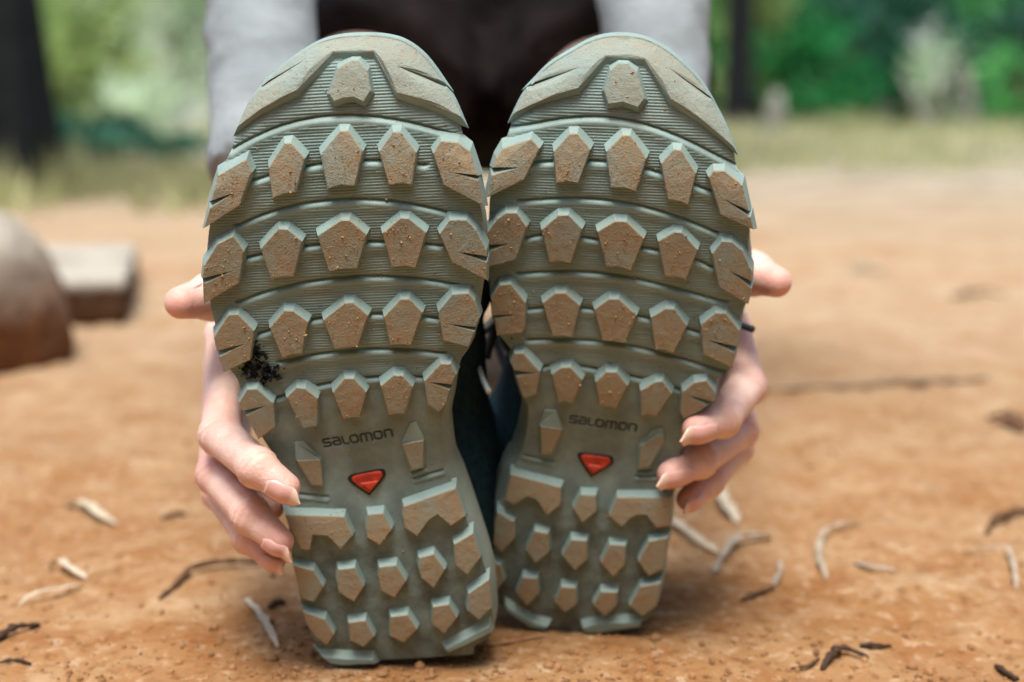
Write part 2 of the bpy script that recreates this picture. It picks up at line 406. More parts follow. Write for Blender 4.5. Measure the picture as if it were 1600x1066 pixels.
    # heel counter band, tongue and laces on the instep (far side)
    def tube(name, pts, r, mat, par=root, k_=6):
        pts = catmull(np.array(pts), 6); n_ = len(pts); V, F = [], []
        for i in range(n_):
            d = pts[min(i+1, n_-1)]-pts[max(i-1, 0)]; d /= np.linalg.norm(d)+1e-9; a_ = np.cross(d, [.31, .2, .93]); a_ /= np.linalg.norm(a_); b_ = np.cross(d, a_)
            rr_ = r(i/(n_-1)) if callable(r) else r
            for j in range(k_): V.append(pts[i]+rr_*(math.cos(j*2*math.pi/k_)*a_+math.sin(j*2*math.pi/k_)*b_))
        for i in range(n_-1):
            for j in range(k_): F.append([i*k_+j, i*k_+(j+1) % k_, (i+1)*k_+(j+1) % k_, (i+1)*k_+j])
        F.append(list(range(k_))[::-1]); F.append([(n_-1)*k_+j for j in range(k_)])
        return mesh_obj(name, V, F, mat, par, True)
    s.tube = tube
    for vv_ in (.135, .152, .169, .186):
        c_ = float((uL(vv_)+uR(vv_))/2); hz = np.interp(vv_, [.10, .15, .20], [.080, .070, .052])
        tube('lace', [(c_-.026, vv_-.004, -.022-hz*.80), (c_-.010, vv_, -.024-hz*1.0), (c_+.010, vv_+.004, -.024-hz*1.0), (c_+.026, vv_+.006, -.022-hz*.80)], .0022, M_LACE)
    for pth, r_, mt, nm in cfg['cords']:
        tube(nm, [Rm.T@(P(*x)-org) for x in pth], r_, mt)
    ob_lo, ob_hi = outl.min(0), outl.max(0)
    for _ in range(900):
        p_ = (ob_lo+(ob_hi-ob_lo)*rng.random(2))[None]
        if inside(p_, outl)[0] and (vnoise(np.c_[p_, 0*p_[:, :1]], 90, 17)[0] > .05): crumb(np.r_[p_[0], S(p_)[0]+.0001], min(.0007, .00016*math.exp(abs(rng.normal())*.6)))
    if crumbs_v: tag(mesh_obj('dirt_crumbs', crumbs_v, crumbs_f, M_GRAIN, root), kind='stuff')
    if 'tar' in cfg:
        crumbs_v2 = []; cv, cf = crumbs_v, crumbs_f; cv.clear(); cf.clear()
        for cx, cy, rx, ry, n_ in cfg['tar']:
            for _ in range(n_):
                p_ = unproj(np.array([[cx+rng.normal()*rx, cy+rng.normal()*ry]]), .001)[0]
                crumb(np.r_[p_, S(p_[None])[0]+rng.uniform(0, .0016)], min(.0016, .0004*math.exp(abs(rng.normal())*.7)))
        tag(mesh_obj('black_crumbs', cv, cf, M_TAR, root), 'clump of wet black crumbs caught between the lugs', kind='stuff')
    s.S, s.unproj, s.org, s.Rm = S, unproj, org, Rm
    zs = []
    for ch in root.children:
        if ch.type == 'MESH':
            co = np.empty(len(ch.data.vertices)*3, np.float32); ch.data.vertices.foreach_get('co', co); co = co.reshape(-1, 3)
            zs.append((float(((co@Rm.T)+org)[:, 2].min()), ch.name))
    print('shoe low', sorted(zs)[:3])
    def depth(px, py, h=0.):            # camera depth of the sole surface seen at a pixel
        q_ = unproj(np.array([[px, py]]), h)[0]; p3 = Rm@np.array([q_[0], q_[1], S0(q_[None])[0]+h])+org; return float((p3-O_)@F_)
    s.depth = depth
    return s
left = dict(side=1, tilt=22, yaw=0, roll=-3, ball=(548, 350, .555), vball=.2035,
 label='pale green trail shoe at left, wet black crumbs stuck between its sole lugs',
 left=[(570, 55), (528, 59), (492, 70), (450, 97), (414, 127), (390, 157), (371, 199), (362, 232), (340, 282), (327, 358), (325, 377), (324, 398), (326, 446), (330, 482), (336, 505), (348, 560), (371, 592), (379, 620), (400, 666), (414, 690), (433, 720), (450, 768), (452, 815), (457, 875), (468, 926), (476, 962), (499, 1019), (520, 1033)],
 right=[(575, 55), (606, 57), (636, 67), (666, 91), (693, 127), (711, 160), (725, 217), (738, 256), (746, 298), (752, 328), (754, 345), (754, 380), (752, 419), (749, 446), (746, 461), (735, 530), (724, 553), (716, 562), (706, 585), (697, 630), (690, 657), (694, 720), (708, 756), (733, 822), (759, 890), (767, 935), (768, 989), (740, 1010)],
 toe='A 830 178 870 178 915 232 932 340 893 400 840 374 790 380 738 398 712 355 755 222',
 toecap=['A 235 530 268 455 300 390 350 328 600 170 362 312 380 290 500 190 640 100 760 62 900 52 1020 60 1120 92 1220 170 1315 298 1065 210 1327 325 1370 400 1405 482 1062 356 945 140 735 142 550 342'],
 fore=['A 135 780 285 692 312 765 248 938 62 1056 92 948 225 868 98 915 112 860',
  'A 480 612 515 610 590 690 540 868 475 878 418 902 398 740', 'A 770 548 812 548 890 655 848 838 775 830 705 852 667 670',
  'A 1045 552 1085 552 1170 660 1145 832 1085 820 1025 832 972 655', 'A 1295 600 1385 608 1448 655 1490 782 1350 764 1492 804 1522 942 1310 832 1253 665',
  'B 130 205 215 162 272 240 245 408 60 518 56 412 212 345 52 385 60 320', 'B 450 125 498 128 575 190 530 375 470 374 412 392 355 228',
  'B 775 80 820 80 910 155 860 335 790 334 712 350 652 160', 'B 1085 68 1128 70 1220 145 1165 330 1105 320 1040 328 990 150',
  'B 1340 78 1430 78 1478 130 1534 238 1534 270 1385 245 1536 300 1535 394 1352 300 1287 152',
  'B 190 572 240 570 325 655 302 810 165 872 138 792 275 725 128 763 112 690', 'B 480 550 525 553 605 610 572 778 520 780 470 800 403 640',
  'B 795 510 838 510 918 575 862 742 800 743 742 752 682 600', 'B 1085 492 1130 490 1202 560 1138 735 1085 727 1032 732 998 585',
  'B 1355 465 1440 460 1472 500 1497 590 1478 638 1335 622 1473 658 1438 742 1308 708 1280 555',
  'C 152 228 205 224 290 300 300 425 212 490 145 366 255 312 128 343 110 298', 'C 410 220 455 222 522 275 518 422 490 424 445 432 357 270',
  'C 660 170 710 172 775 242 740 375 700 374 655 385 598 245', 'C 915 155 965 158 1017 215 975 355 930 356 890 365 848 210',
  'C 1160 95 1215 95 1243 152 1217 205 1100 190 1210 230 1188 310 1150 348 1095 312 1074 185'],
 heel=['D 150 215 460 225 503 325 440 396 372 325 295 322 280 400 235 395 165 260', 'D 582 215 662 208 708 290 645 374 578 335 572 290',
  'D 768 172 1040 75 1088 225 1015 275 945 215 900 245 840 328 775 285 765 230',
  'D 195 480 300 505 352 590 300 672 240 650 215 580', 'D 428 500 515 490 560 590 510 670 430 620 420 560', 'D 640 488 730 478 782 560 720 648 650 610 638 540',
  'D 848 440 925 420 985 500 925 598 860 545 845 490', 'D 1030 368 1130 310 1168 440 1100 528 1040 480',
  'D 245 720 360 760 405 840 370 893 320 860 265 790', 'D 480 775 570 765 615 850 560 905 490 870', 'D 700 745 790 735 840 810 770 882 700 850',
  'D 920 695 1005 680 1048 750 980 835 920 790', 'D 1105 625 1215 550 1228 700 1160 762 1100 715'],
 mid=[('C 402 508 450 502 540 590 552 735 485 730 402 595', 'C 410 600 535 594 549 730 488 726'), ('C 1000 412 1035 403 1078 488 1075 635 1005 655 955 510', 'C 960 516 1074 492 1070 630 1008 648')],
 bump=['D 345 955 480 965 610 968 620 992 450 1000 385 990', 'D 985 915 1100 855 1215 795 1222 830 1100 890 1000 935'],
 arcs=[['A 205 650 400 540 600 485 800 465 1000 475 1200 520 1420 590'], ['A 330 800 590 730 890 700 1200 722'], ['A 245 1035 500 940 750 905 1000 905 1250 950 1340 970'],
  ['B 290 270 650 210 1000 185 1290 210'], ['B 250 500 500 420 750 378 1000 370 1250 390 1430 430'], ['B 340 670 660 595 960 560 1280 590'],
  ['B 470 815 640 775 800 755 1100 755 1300 768'], ['C 310 270 600 190 850 160 1090 165']],
 lines=['C 430 775 570 788', 'C 1025 690 1170 650', 'C 1012 657 1080 632'], text='C 557 528 912 474 557 490',
 badge='C 682 705 690 672 760 655 850 640 876 655 868 690 800 772 778 774', tri=[(562, 752), (593, 748), (580, 765)], trioff=(0, 0), btext=[(553, 750), (596, 742)],
 cords=[([(742, 560, .640), (750, 580, .632), (757, 598, .626), (764, 613, .622)], .0014, M_PALE, 'lace_end'),
        ([(700, 560, .650), (735, 535, .655), (768, 505, .660), (774, 500, .665), (760, 560, .670)], .0022, M_LACE, 'lace_loop')],
 tar=[(398, 553, 12, 9, 60), (412, 582, 13, 8, 85), (392, 578, 9, 7, 40), (430, 588, 6, 5, 14)])
right = dict(side=-1, tilt=25, yaw=6, roll=3, ball=(962, 350, .585), vball=.2056,
 label='pale green trail shoe at right with clean wordmark and no black clump on its sole',
 left=[tuple(x) for x in np.vstack([Z('E 735 52 620 75 500 140 390 210 300 295 240 390 200 490 182 555 140 650 100 800 85 900'), Z('F 82 20 78 130 80 320 92 480 115 640 190 745 210 780'), Z('G 210 100 232 200 262 275 285 330 272 470 232 600 192 650'), Z('H 285 110 255 190 222 280 212 430 238 570 250 660 320 725 440 795')])],
 right=[tuple(x) for x in np.vstack([Z('E 745 52 860 62 960 100 1060 170 1170 280 1240 380 1310 520 1355 660 1365 720 1400 830 1425 960 1435 1060'), Z('F 1430 200 1432 350 1425 480 1400 545 1385 620 1370 740 1335 850'), Z('G 1270 170 1240 290 1120 370 1085 420 1080 500 1060 640 1040 770'), Z('H 1155 200 1148 330 1120 480 1112 560 1080 690 1010 780 800 825')])],
 toe='E 755 192 805 195 852 240 892 382 855 428 775 400 700 412 678 340 710 232',
 toecap=['E 205 462 220 430 240 390 275 330 558 215 297 303 310 290 390 210 500 140 620 77 740 54 860 64 960 102 1060 172 1170 280 1232 372 1010 215 1238 386 1310 520 1355 635 1022 388 890 180 690 165 548 332'],
 fore=['E 150 640 300 588 345 640 262 805 64 900 92 778 245 738 100 742 118 690', 'E 500 562 540 562 610 645 545 822 485 811 430 822 415 655',
  'E 775 570 815 572 902 690 845 865 785 845 715 845 688 655', 'E 1040 645 1080 648 1158 770 1118 935 1065 914 1012 908 975 718',
  'E 1250 755 1305 755 1400 830 1432 966 1305 905 1443 998 1458 1064 1285 985 1222 790',
  'F 120 75 165 42 225 42 278 115 222 285 72 325 78 243 180 205 68 213 66 150', 'F 440 55 495 52 567 125 505 305 450 294 395 305 352 130',
  'F 735 85 795 88 888 175 820 345 755 322 690 325 643 140', 'F 1045 142 1085 145 1168 235 1105 395 1050 374 995 375 960 190',
  'F 1290 190 1345 192 1400 240 1450 350 1448 400 1335 345 1448 434 1430 520 1278 430 1240 255',
  'F 135 418 195 412 270 510 268 640 252 668 120 682 108 594 225 572 94 578 90 490', 'F 425 460 480 460 555 525 512 692 455 682 412 690 358 512',
  'F 705 490 755 490 850 575 788 722 725 711 672 710 627 545', 'F 1000 540 1045 542 1112 630 1040 775 990 755 945 752 922 585',
  'F 1260 562 1315 565 1385 655 1370 740 1220 705 1362 770 1345 850 1195 780 1183 625',
  'G 212 42 258 38 347 135 325 258 258 275 218 160 320 145 212 132 190 90', 'G 455 115 505 112 567 180 515 302 475 292 442 298 405 150',
  'G 690 138 745 138 803 210 742 328 695 317 655 315 634 190', 'G 945 190 985 185 1032 250 948 372 910 361 873 368 868 235',
  'G 1150 192 1212 182 1260 245 1252 296 1115 258 1222 312 1092 385 1076 350 1086 240'],
 heel=['H 325 5 590 72 585 165 515 218 462 140 420 120 385 135 345 165 295 140', 'H 690 110 770 115 770 200 700 258 650 185',
  'H 880 125 1165 125 1158 270 1085 285 1035 220 985 215 950 235 905 280 840 225', 'H 255 200 345 250 345 340 280 410 235 370 240 260',
  'H 450 300 520 312 525 410 455 468 405 400', 'H 640 345 722 350 722 450 660 505 595 430', 'H 840 370 925 375 920 475 860 540 795 465',
  'H 1045 355 1145 335 1115 500 1045 535 990 460', 'H 230 460 275 480 290 560 262 605 238 570', 'H 390 540 465 545 470 630 410 690 355 620',
  'H 590 590 665 595 670 680 610 725 555 670', 'H 795 615 880 618 875 690 815 745 755 685', 'H 1000 590 1108 570 1085 690 1010 745 945 690'],
 mid=[('G 370 340 430 342 470 435 412 570 348 570 340 410', 'G 346 418 462 438 408 562 352 560'), ('G 930 440 985 430 995 500 920 640 850 650 860 520', 'G 870 522 985 470 990 500 918 632 858 640')],
 bump=['H 300 690 440 775 520 795 510 815 430 805 300 715', 'H 700 800 780 780 1010 770 995 800 800 830 705 830'],
 arcs=[['E 185 540 400 490 600 475 800 490 1000 545 1200 640 1370 730'], ['E 310 710 410 705 610 700 690 705 890 745 970 760 1160 830 1225 855'],
  ['E 245 910 450 897 650 900 850 935 1050 985 1200 1050 1290 1085'], ['F 275 170 570 165 640 180 890 215 960 240 1168 285 1235 320'],
  ['F 240 355 450 345 650 350 850 385 1050 430 1300 500'], ['F 290 540 555 530 630 545 850 565 920 600 1112 640 1180 665'],
  ['F 290 700 450 695 650 710 850 735 1050 790 1290 860'], ['G 345 115 560 105 640 120 800 150 870 170 1035 210 1085 235']],
 lines=['G 260 570 410 603', 'G 845 680 945 680', 'G 860 648 925 650'], text='G 500 400 842 448 503 365',
 badge='G 541 580 556 556 630 562 715 574 730 598 718 622 625 678 606 680', tri=[(917, 722), (942, 726), (927, 738)], trioff=(0, 0), btext=[(912, 717), (952, 721)],
 cords=[([(1120, 500, .655), (1145, 505, .650), (1165, 511, .645), (1177, 515, .642)], .0016, M_LACE, 'lace_end'),
        ([(830, 600, .690), (800, 550, .690), (780, 500, .690), (772, 520, .700), (800, 600, .700)], .0022, M_LACE, 'lace_loop')])
SL, SR = make_shoe(left), make_shoe(right)

# ------------------------------------------------------------------ signed-distance bodies
def surface_nets(f, lo, hi, h):
    lo, hi = np.array(lo), np.array(hi); n = np.ceil((hi-lo)/h).astype(int)+1
    ax = [lo[i]+np.arange(n[i])*h for i in range(3)]
    D = np.empty(tuple(n), np.float32)
    gy, gz = np.meshgrid(ax[1], ax[2], indexing='ij'); yz = np.c_[gy.ravel(), gz.ravel()]
    CH = max(1, int(300000/len(yz)))
    for i in range(0, n[0], CH):
        xs = ax[0][i:i+CH]; p = np.c_[np.repeat(xs, len(yz)), np.tile(yz, (len(xs), 1))]
        D[i:i+CH] = f(p).reshape(len(xs), n[1], n[2])
    sg = D < 0; acc = np.zeros((n[0]-1, n[1]-1, n[2]-1, 3), np.float32); cnt = np.zeros((n[0]-1, n[1]-1, n[2]-1), np.float32)
    def cr(a, off): return a[off[0]:n[0]-1+off[0], off[1]:n[1]-1+off[1], off[2]:n[2]-1+off[2]]
    for axis in range(3):
        o1, o2 = [i for i in range(3) if i != axis]
        for b1 in (0, 1):
            for b2 in (0, 1):
                s0 = [0, 0, 0]; s0[o1] = b1; s0[o2] = b2; e0 = list(s0); e0[axis] = 1
                d0, d1 = cr(D, s0), cr(D, e0); x = (d0 < 0) != (d1 < 0)
                t = np.where(x, d0/(d0-d1+1e-20), 0)
                for k in range(3): acc[..., k] += np.where(x, (t if k == axis else s0[k]), 0)
                cnt += x
    act = cnt > 0; idx = -np.ones(act.shape, np.int64); idx[act] = np.arange(act.sum())
    cells = np.argwhere(act); V = lo+(cells+acc[act]/cnt[act][:, None])*h
    F = []
    for axis in range(3):
        o1, o2 = [(1, 2), (2, 0), (0, 1)][axis]
        s0 = [slice(1, n[i]-1) for i in range(3)]; s0[axis] = slice(0, n[axis]-1); e0 = list(s0); e0[axis] = slice(1, n[axis])
        a, b = sg[tuple(s0)], sg[tuple(e0)]; ch = np.argwhere(a != b)
        if not len(ch): continue
        ins = a[tuple(ch.T)]
        base = ch.copy(); base[:, o1] += 1; base[:, o2] += 1
        def cell(d1, d2):
            c = base.copy(); c[:, o1] -= d1; c[:, o2] -= d2; return idx[tuple(c.T)]
        q = np.stack([cell(1, 1), cell(0, 1), cell(0, 0), cell(1, 0)], 1); q[~ins] = q[~ins][:, ::-1]; F.append(q)
    return V, np.vstack(F)
def cone(p, a, b, ra, rb):
    ba = b-a; t = np.clip(((p-a)@ba)/(ba@ba+1e-12), 0, 1); return np.linalg.norm(p-a-t[:, None]*ba, axis=1)-(ra+(rb-ra)*t)
def smin(a, b, k):
    h = np.clip(.5+.5*(b-a)/k, 0, 1); return b*(1-h)+a*h-k*h*(1-h)
def chain(p, pts, rad, k):
    d = None
    for i in range(len(pts)-1):
        c = cone(p, pts[i], pts[i+1], rad[i], rad[i+1]); d = c if d is None else smin(d, c, k)
    return d
nails = []
def hand(shoe, spec):
    dep = shoe.depth
    fingers = []
    for f in spec['fingers']:
        pts = [P(*x) for x in f['j']]; fingers.append((pts, f['r']))
    palm = [(P(*a), P(*b), ra, rb) for a, b, ra, rb in spec['palm']]
    def F(p):
        d = None
        for a, b, ra, rb in palm:
            c = cone(p, a, b, ra, rb); d = c if d is None else smin(d, c, .012)
        pd = d; out = d
        for pts, r in fingers:
            c = chain(p, pts, r, .0022)
            for ji in (1, 2):
                jn, jr = pts[ji], r[ji]; c = smin(c, np.linalg.norm(p-jn, axis=1)-jr*1.05, .002)
                ax_ = pts[ji+1]-pts[ji-1]; ax_ = ax_/np.linalg.norm(ax_); al = (p-jn)@ax_
                c = c+.00042*np.cos(al/.0030*2*math.pi+.6*np.sin(p[:, 2]*900))*np.exp(-(al/.0048)**2)*(np.abs(c) < .004)
            out = np.minimum(out, smin(pd, c, .007)) if True else out
        return out
    allp = np.array([x for pts, _ in fingers for x in pts]+[x for pl in palm for x in pl[:2]])
    V, Fc = surface_nets(F, allp.min(0)-.03, allp.max(0)+.03, .00095)
    V = V+0
    red = np.zeros(len(V))
    for pts, r in fingers:
        for i, g in ((1, .75), (2, .35), (3, .8)):
            if i < len(pts): red = np.maximum(red, g*np.exp(-(np.linalg.norm(V-pts[i], axis=1)/(.0115))**4))
    return V, Fc, red, F
FR = [.0098, .0090, .0079, .0064]
lz, rz = SL.depth, SR.depth
LH = dict(fingers=[
  dict(j=[(354, 522, .656), (345, 680, .616), (402, 731, .588), (446, 762, .5845)], r=[0.0094, 0.0088, 0.0079, 0.0062]),
  dict(j=[(354, 570, .676), (339, 742, .628), (392, 806, .602), (437, 846, .5965)], r=[0.0094, 0.0086, 0.0077, 0.0060]),
  dict(j=[(356, 605, .692), (346, 770, .648), (390, 838, .618), (428, 872, .612)], r=[0.0090, 0.0081, 0.0073, 0.0056]),
  dict(j=[(370, 635, .702), (362, 730, .672), (398, 770, .650), (425, 795, .640)], r=[0.0081, 0.0071, 0.0064, 0.0053]),
  dict(j=[(420, 425, .690), (385, 445, .650), (330, 464, .618), (283, 473, .603)], r=[0.0118, 0.0105, 0.0098, 0.0070])],
 palm=[((396, 330, .735), (358, 530, .664), .017, .0105), ((398, 335, .738), (358, 575, .682), .017, .0105), ((402, 340, .742), (366, 610, .697), .016, .0105), ((408, 345, .744), (378, 640, .706), .015, .0095),
       ((398, 335, .735), (415, 430, .692), .016, .0125), ((398, 332, .737), (396, 265, .766), .0185, .021)])
RH = dict(fingers=[
  dict(j=[(1140, 505, .690), (1166, 604, .660), (1128, 654, .632), (1088, 671, .619)], r=[0.0094, 0.0090, 0.0081, 0.0063]),
  dict(j=[(1142, 545, .712), (1154, 672, .682), (1092, 719, .645), (1048, 741, .632)], r=[0.0094, 0.0089, 0.0080, 0.0062]),
  dict(j=[(1140, 575, .726), (1150, 700, .702), (1106, 752, .670), (1076, 780, .655)], r=[0.0090, 0.0081, 0.0073, 0.0058]),
  dict(j=[(1130, 600, .736), (1136, 690, .715), (1106, 730, .695), (1085, 750, .685)], r=[0.0081, 0.0071, 0.0064, 0.0053]),
  dict(j=[(1090, 395, .715), (1130, 412, .680), (1176, 428, .652), (1213, 441, .640)], r=[0.0118, 0.0105, 0.0096, 0.0070])],
 palm=[((1075, 310, .760), (1136, 515, .698), .017, .0105), ((1073, 315, .763), (1137, 550, .716), .017, .0105), ((1070, 320, .766), (1134, 580, .730), .016, .0105), ((1066, 325, .768), (1125, 605, .740), .015, .0095),
       ((1074, 315, .760), (1092, 400, .716), .016, .0125), ((1073, 312, .762), (1062, 250, .788), .0185, .021)])
HV1, HF1, HR1, HD1 = hand(SL, LH); HV2, HF2, HR2, HD2 = hand(SR, RH)

# ------------------------------------------------------------------ the person
def bodypt(x, y, z): return np.array([x, y, z], float)
kneeL, kneeR = P(540, 202, 1.0), P(968, 206, 1.0)
elbL, elbR = P(414, -420, .96), P(990, -420, .98)
wrL, wrR = P(410, 300, .748), P(1045, 285, .775)
shL, shR = bodypt(-.19, 1.17, .74), bodypt(.17, 1.17, .74)
hipL, hipR = bodypt(-.080, 1.36, .30), bodypt(.060, 1.36, .30)
ankL, ankR = bodypt(-.085, 1.30, .085), bodypt(.085, 1.31, .085)
chest, waist, neck, head = bodypt(-.01, 1.21, .66), bodypt(-.005, 1.36, .40), bodypt(-.01, 1.13, .82), bodypt(-.01, 1.06, .95)
def fbody(p):
    d = cone(p, chest, waist, .125, .11); d = smin(d, cone(p, hipL, hipR, .108, .108), .06); d = smin(d, cone(p, shL, shR, .062, .062), .06)
    for s_, e_, w_ in ((shL, elbL, wrL), (shR, elbR, wrR)):
        a = smin(cone(p, s_, e_, .048, .036), cone(p, e_, w_, .036, .022), .015); d = smin(d, a, .03)
    for h_, k_, a_ in ((hipL, kneeL, ankL), (hipR, kneeR, ankR)):
        t_ = cone(p, h_, k_, .085, .052)
        mid = k_*.6+a_*.4+np.array([0, 0, -.008]); l_ = smin(cone(p, k_, mid, .049, .050), cone(p, mid, a_, .050, .033), .02)
        toe = np.array([a_[0]*1.05, a_[1]-.07, .022]); heel = np.array([a_[0], a_[1]+.05, .10]); ft = smin(cone(p, heel, toe, .030, .022), cone(p, a_, heel, .033, .03), .02)
        d = smin(d, smin(smin(t_, l_, .012), ft, .02), .02)
    d = smin(d, cone(p, neck-np.array([0, -.03, .06]), neck+np.array([0, -.02, .04]), .055, .05), .03)
    sk = np.linalg.norm((p-head)/np.array([.074, .092, .105]), axis=1)*.085-.085; d = smin(d, sk, .02)
    jaw = head+np.array([0, -.055, -.065]); d = smin(d, np.linalg.norm(p-jaw, axis=1)-.042, .03)
    nose = head+np.array([0, -.098, -.02]); d = smin(d, cone(p, nose+np.array([0, .01, .03]), nose+np.array([0, -.012, -.012]), .007, .012), .012)
    for sx in (-1, 1):
        d = smin(d, np.linalg.norm((p-head-np.array([sx*.076, .01, -.015]))/np.array([.4, 1, 1.6]), axis=1)*.6-.012, .006)
        eye = head+np.array([sx*.03, -.088, .008]); d = -smin(-d, np.linalg.norm(p-eye-np.array([0, -.012, 0]), axis=1)-.012, .008)
    return d
BV, BF = surface_nets(fbody, (-.36, .66, -.01), (.36, 1.55, 1.09), .0105)
allV = np.vstack([HV1, HV2, BV]); allF = np.vstack([HF1, HF2+len(HV1), BF+len(HV1)+len(HV2)])
red = np.r_[HR1, HR2, np.zeros(len(BV))]
t = NT('skin'); c = t.mix(t.ramp(t.noise(70, 5, .65), .35, .65), (.72, .46, .375), (.84, .62, .535)); c = t.mix(t.math('MULTIPLY', t.attr('red'), .6), c, (.64, .24, .20))
t.bump(t.math('ADD', t.noise(900, 3), t.math('MULTIPLY', t.noise(160, 3), 1.2)), .5, .0007)
t.b.inputs['Subsurface Weight'].default_value = .35; t.b.inputs['Subsurface Radius'].default_value = (1, .32, .16); t.b.inputs['Subsurface Scale'].default_value = .0075
M_SKIN = t.fin(c, .48, .4)
Mp = Matrix.Translation((-.005, 1.2, 0))
person = empty('person', Mp, 'person crouching barefoot in pale grey sleeves and dark shorts, holding both shoes up from behind', 'person')
off = np.array([-.005, 1.2, 0])
mesh_obj('body', allV-off, allF, M_SKIN, person, True, None, {'red': red})
# fingernails
t = NT('fingernail'); tip = t.attr('tip'); c = t.mix(t.ramp(tip, .66, .74), (.74, .42, .37), (.80, .58, .47)); M_NAIL = t.fin(c, .18, .6)
def nail(base, tipp, nrm, width, F=None):
    base, tipp, nrm = map(np.array, (base, tipp, nrm)); d = tipp-base; L = np.linalg.norm(d); d /= L; nrm = nrm-d*(nrm@d); nrm /= np.linalg.norm(nrm); base = base+nrm*.0011; tipp = tipp+nrm*.0010;  sd_ = np.cross(d, nrm)
    V, Fq, T = [], [], []; nu, nl = 9, 14
    for th in (0, 1):
        for i in range(nl):
            s_ = i/(nl-1); wv = width*.5*(min(1, .62+.38*math.sin(min(1, s_/.25)*math.pi/2)) if s_ < .25 else 1.0)*(1 if s_ < .6 else math.sqrt(max(.012, 1-((s_-.6)/.4)**2.0)))
            for j in range(nu):
                x = -1+2*j/(nu-1); a = x*wv; V.append(base+d*(L*s_+.0006*(1-x*x))+sd_*a+nrm*(-a*a/(width*1.45)-.0012*(s_-.45)**2*2-(.0006 if th else 0))); T.append(s_)
    if F is not None:
        V = np.array(V); k_ = nu*nl; A = V[:k_]; sv = np.array(T[:k_])
        for _ in range(6): A = A+nrm*np.clip(.0007-F(A), -.0006, .002)[:, None]*np.where(sv < .70, 1, np.where(F(A) < .0007, 1, 0))[:, None]*.8
        G_ = A.reshape(nl, nu, 3)
        for _ in range(2): G_[1:-1] = G_[1:-1]*.5+(G_[:-2]+G_[2:])*.25
        A = G_.reshape(-1, 3); V = list(np.vstack([A, A-nrm*.0007]))
    for th in (0, 1):
        o = th*nu*nl
        for i in range(nl-1):
            for j in range(nu-1):
                f = [o+i*nu+j, o+i*nu+j+1, o+(i+1)*nu+j+1, o+(i+1)*nu+j]; Fq.append(f if th else f[::-1])
    rim = [j for j in range(nu)]+[i*nu+nu-1 for i in range(1, nl)]+[(nl-1)*nu+j for j in range(nu-2, -1, -1)]+[i*nu for i in range(nl-2, 0, -1)]
    for a, b in zip(rim, rim[1:]+rim[:1]): Fq.append([a, b, b+nu*nl, a+nu*nl])
    mesh_obj('fingernail', np.array(V)-off, Fq, M_NAIL, person, True, None, {'tip': T})
def hit(F, px, py):
    d = ray(px, py); z = .50
    for _ in range(80):
        z += max(.00005, float(F((O_+d*z)[None])[0]))*.8
    return O_+d*z
def nail_on(F, b, m, t_, width):
    B, Md = hit(F, *b), hit(F, *m); g = np.array([F((Md+np.eye(3)[i]*.0015)[None])[0]-F((Md-np.eye(3)[i]*.0015)[None])[0] for i in range(3)]); g /= np.linalg.norm(g)
    ax_ = Md-B; ax_ /= np.linalg.norm(ax_); g = g-ax_*(g@ax_); g /= np.linalg.norm(g); r_ = ray(*t_); T = O_+r_*(((Md+g*.0003-O_)@g)/(r_@g))
    if np.linalg.norm(T-B) > .021: T = B+(T-B)*.021/np.linalg.norm(T-B)
    nail(B, T, g, width, F)
def imgdir(dx, dy, toward): return R_*dx-U_*dy-F_*toward
nail_on(HD1, (418, 756), (440, 770), (467, 787), .0100)
nail_on(HD1, (413, 844), (431, 858), (454, 878), .0096)
nail_on(HD1, (410, 870), (424, 882), (443, 897), .0088)
nail_on(HD2, (1118, 672), (1094, 678), (1064, 690), .0104)
nail_on(HD2, (1081, 740), (1057, 747), (1027, 760), .0100)
nail_on(HD2, (1096, 778), (1084, 787), (1068, 802), .0088)
nail(P(309, 445, .612), P(267, 468, .6005), imgdir(-.35, -.75, -.12), .0125)
nail(P(1189, 413, .650), P(1229, 444, .6385), imgdir(.35, -.75, -.12), .0125)
# clothes
def wrinkle(p, s=18, a=.004): return a*fbm(p*np.array([.7, .7, 1.6]), s, 3, 11)
def sleeve(name, s_, e_, w_, lab=None):
    cuff = w_+(e_-w_)*.035
    def f(p):
        d = smin(cone(p, s_, e_, .060, .044), cone(p, e_, cuff, .044, .0275), .02)+wrinkle(p, 27, .0042)
        cut = ((p-cuff)@((w_-e_)/np.linalg.norm(w_-e_))); return np.maximum(d, cut-.004)
    pts = np.array([s_, e_, cuff]); V, Fc = surface_nets(f, pts.min(0)-.09, pts.max(0)+.09, .0055)
    return mesh_obj(name, V-off, Fc, M_GREY, person, True)
t = NT('pale_grey_cloth'); c = t.mix(t.ramp(t.noise(25, 4), .3, .7), (.21, .245, .26), (.30, .335, .35)); t.bump(t.noise(90, 5), .4, .004); M_GREY = t.fin(c, .85, .2)
M_NAVY = plain('navy_cloth', (.012, .018, .026), .9, .3, 50, .001, .1)
sleeve('sleeve', shL, elbL, wrL); sleeve('sleeve', shR, elbR, wrR)
def fshirt(p):
    d = cone(p, chest, waist, .142, .128); d = smin(d, cone(p, shL, shR, .070, .070), .07)+wrinkle(p, 14, .004); return np.maximum(d, p[:, 2]-.80)
V, Fc = surface_nets(fshirt, (-.34, .98, .2), (.32, 1.56, .88), .010); mesh_obj('shirt', V-off, Fc, M_NAVY, person, True)
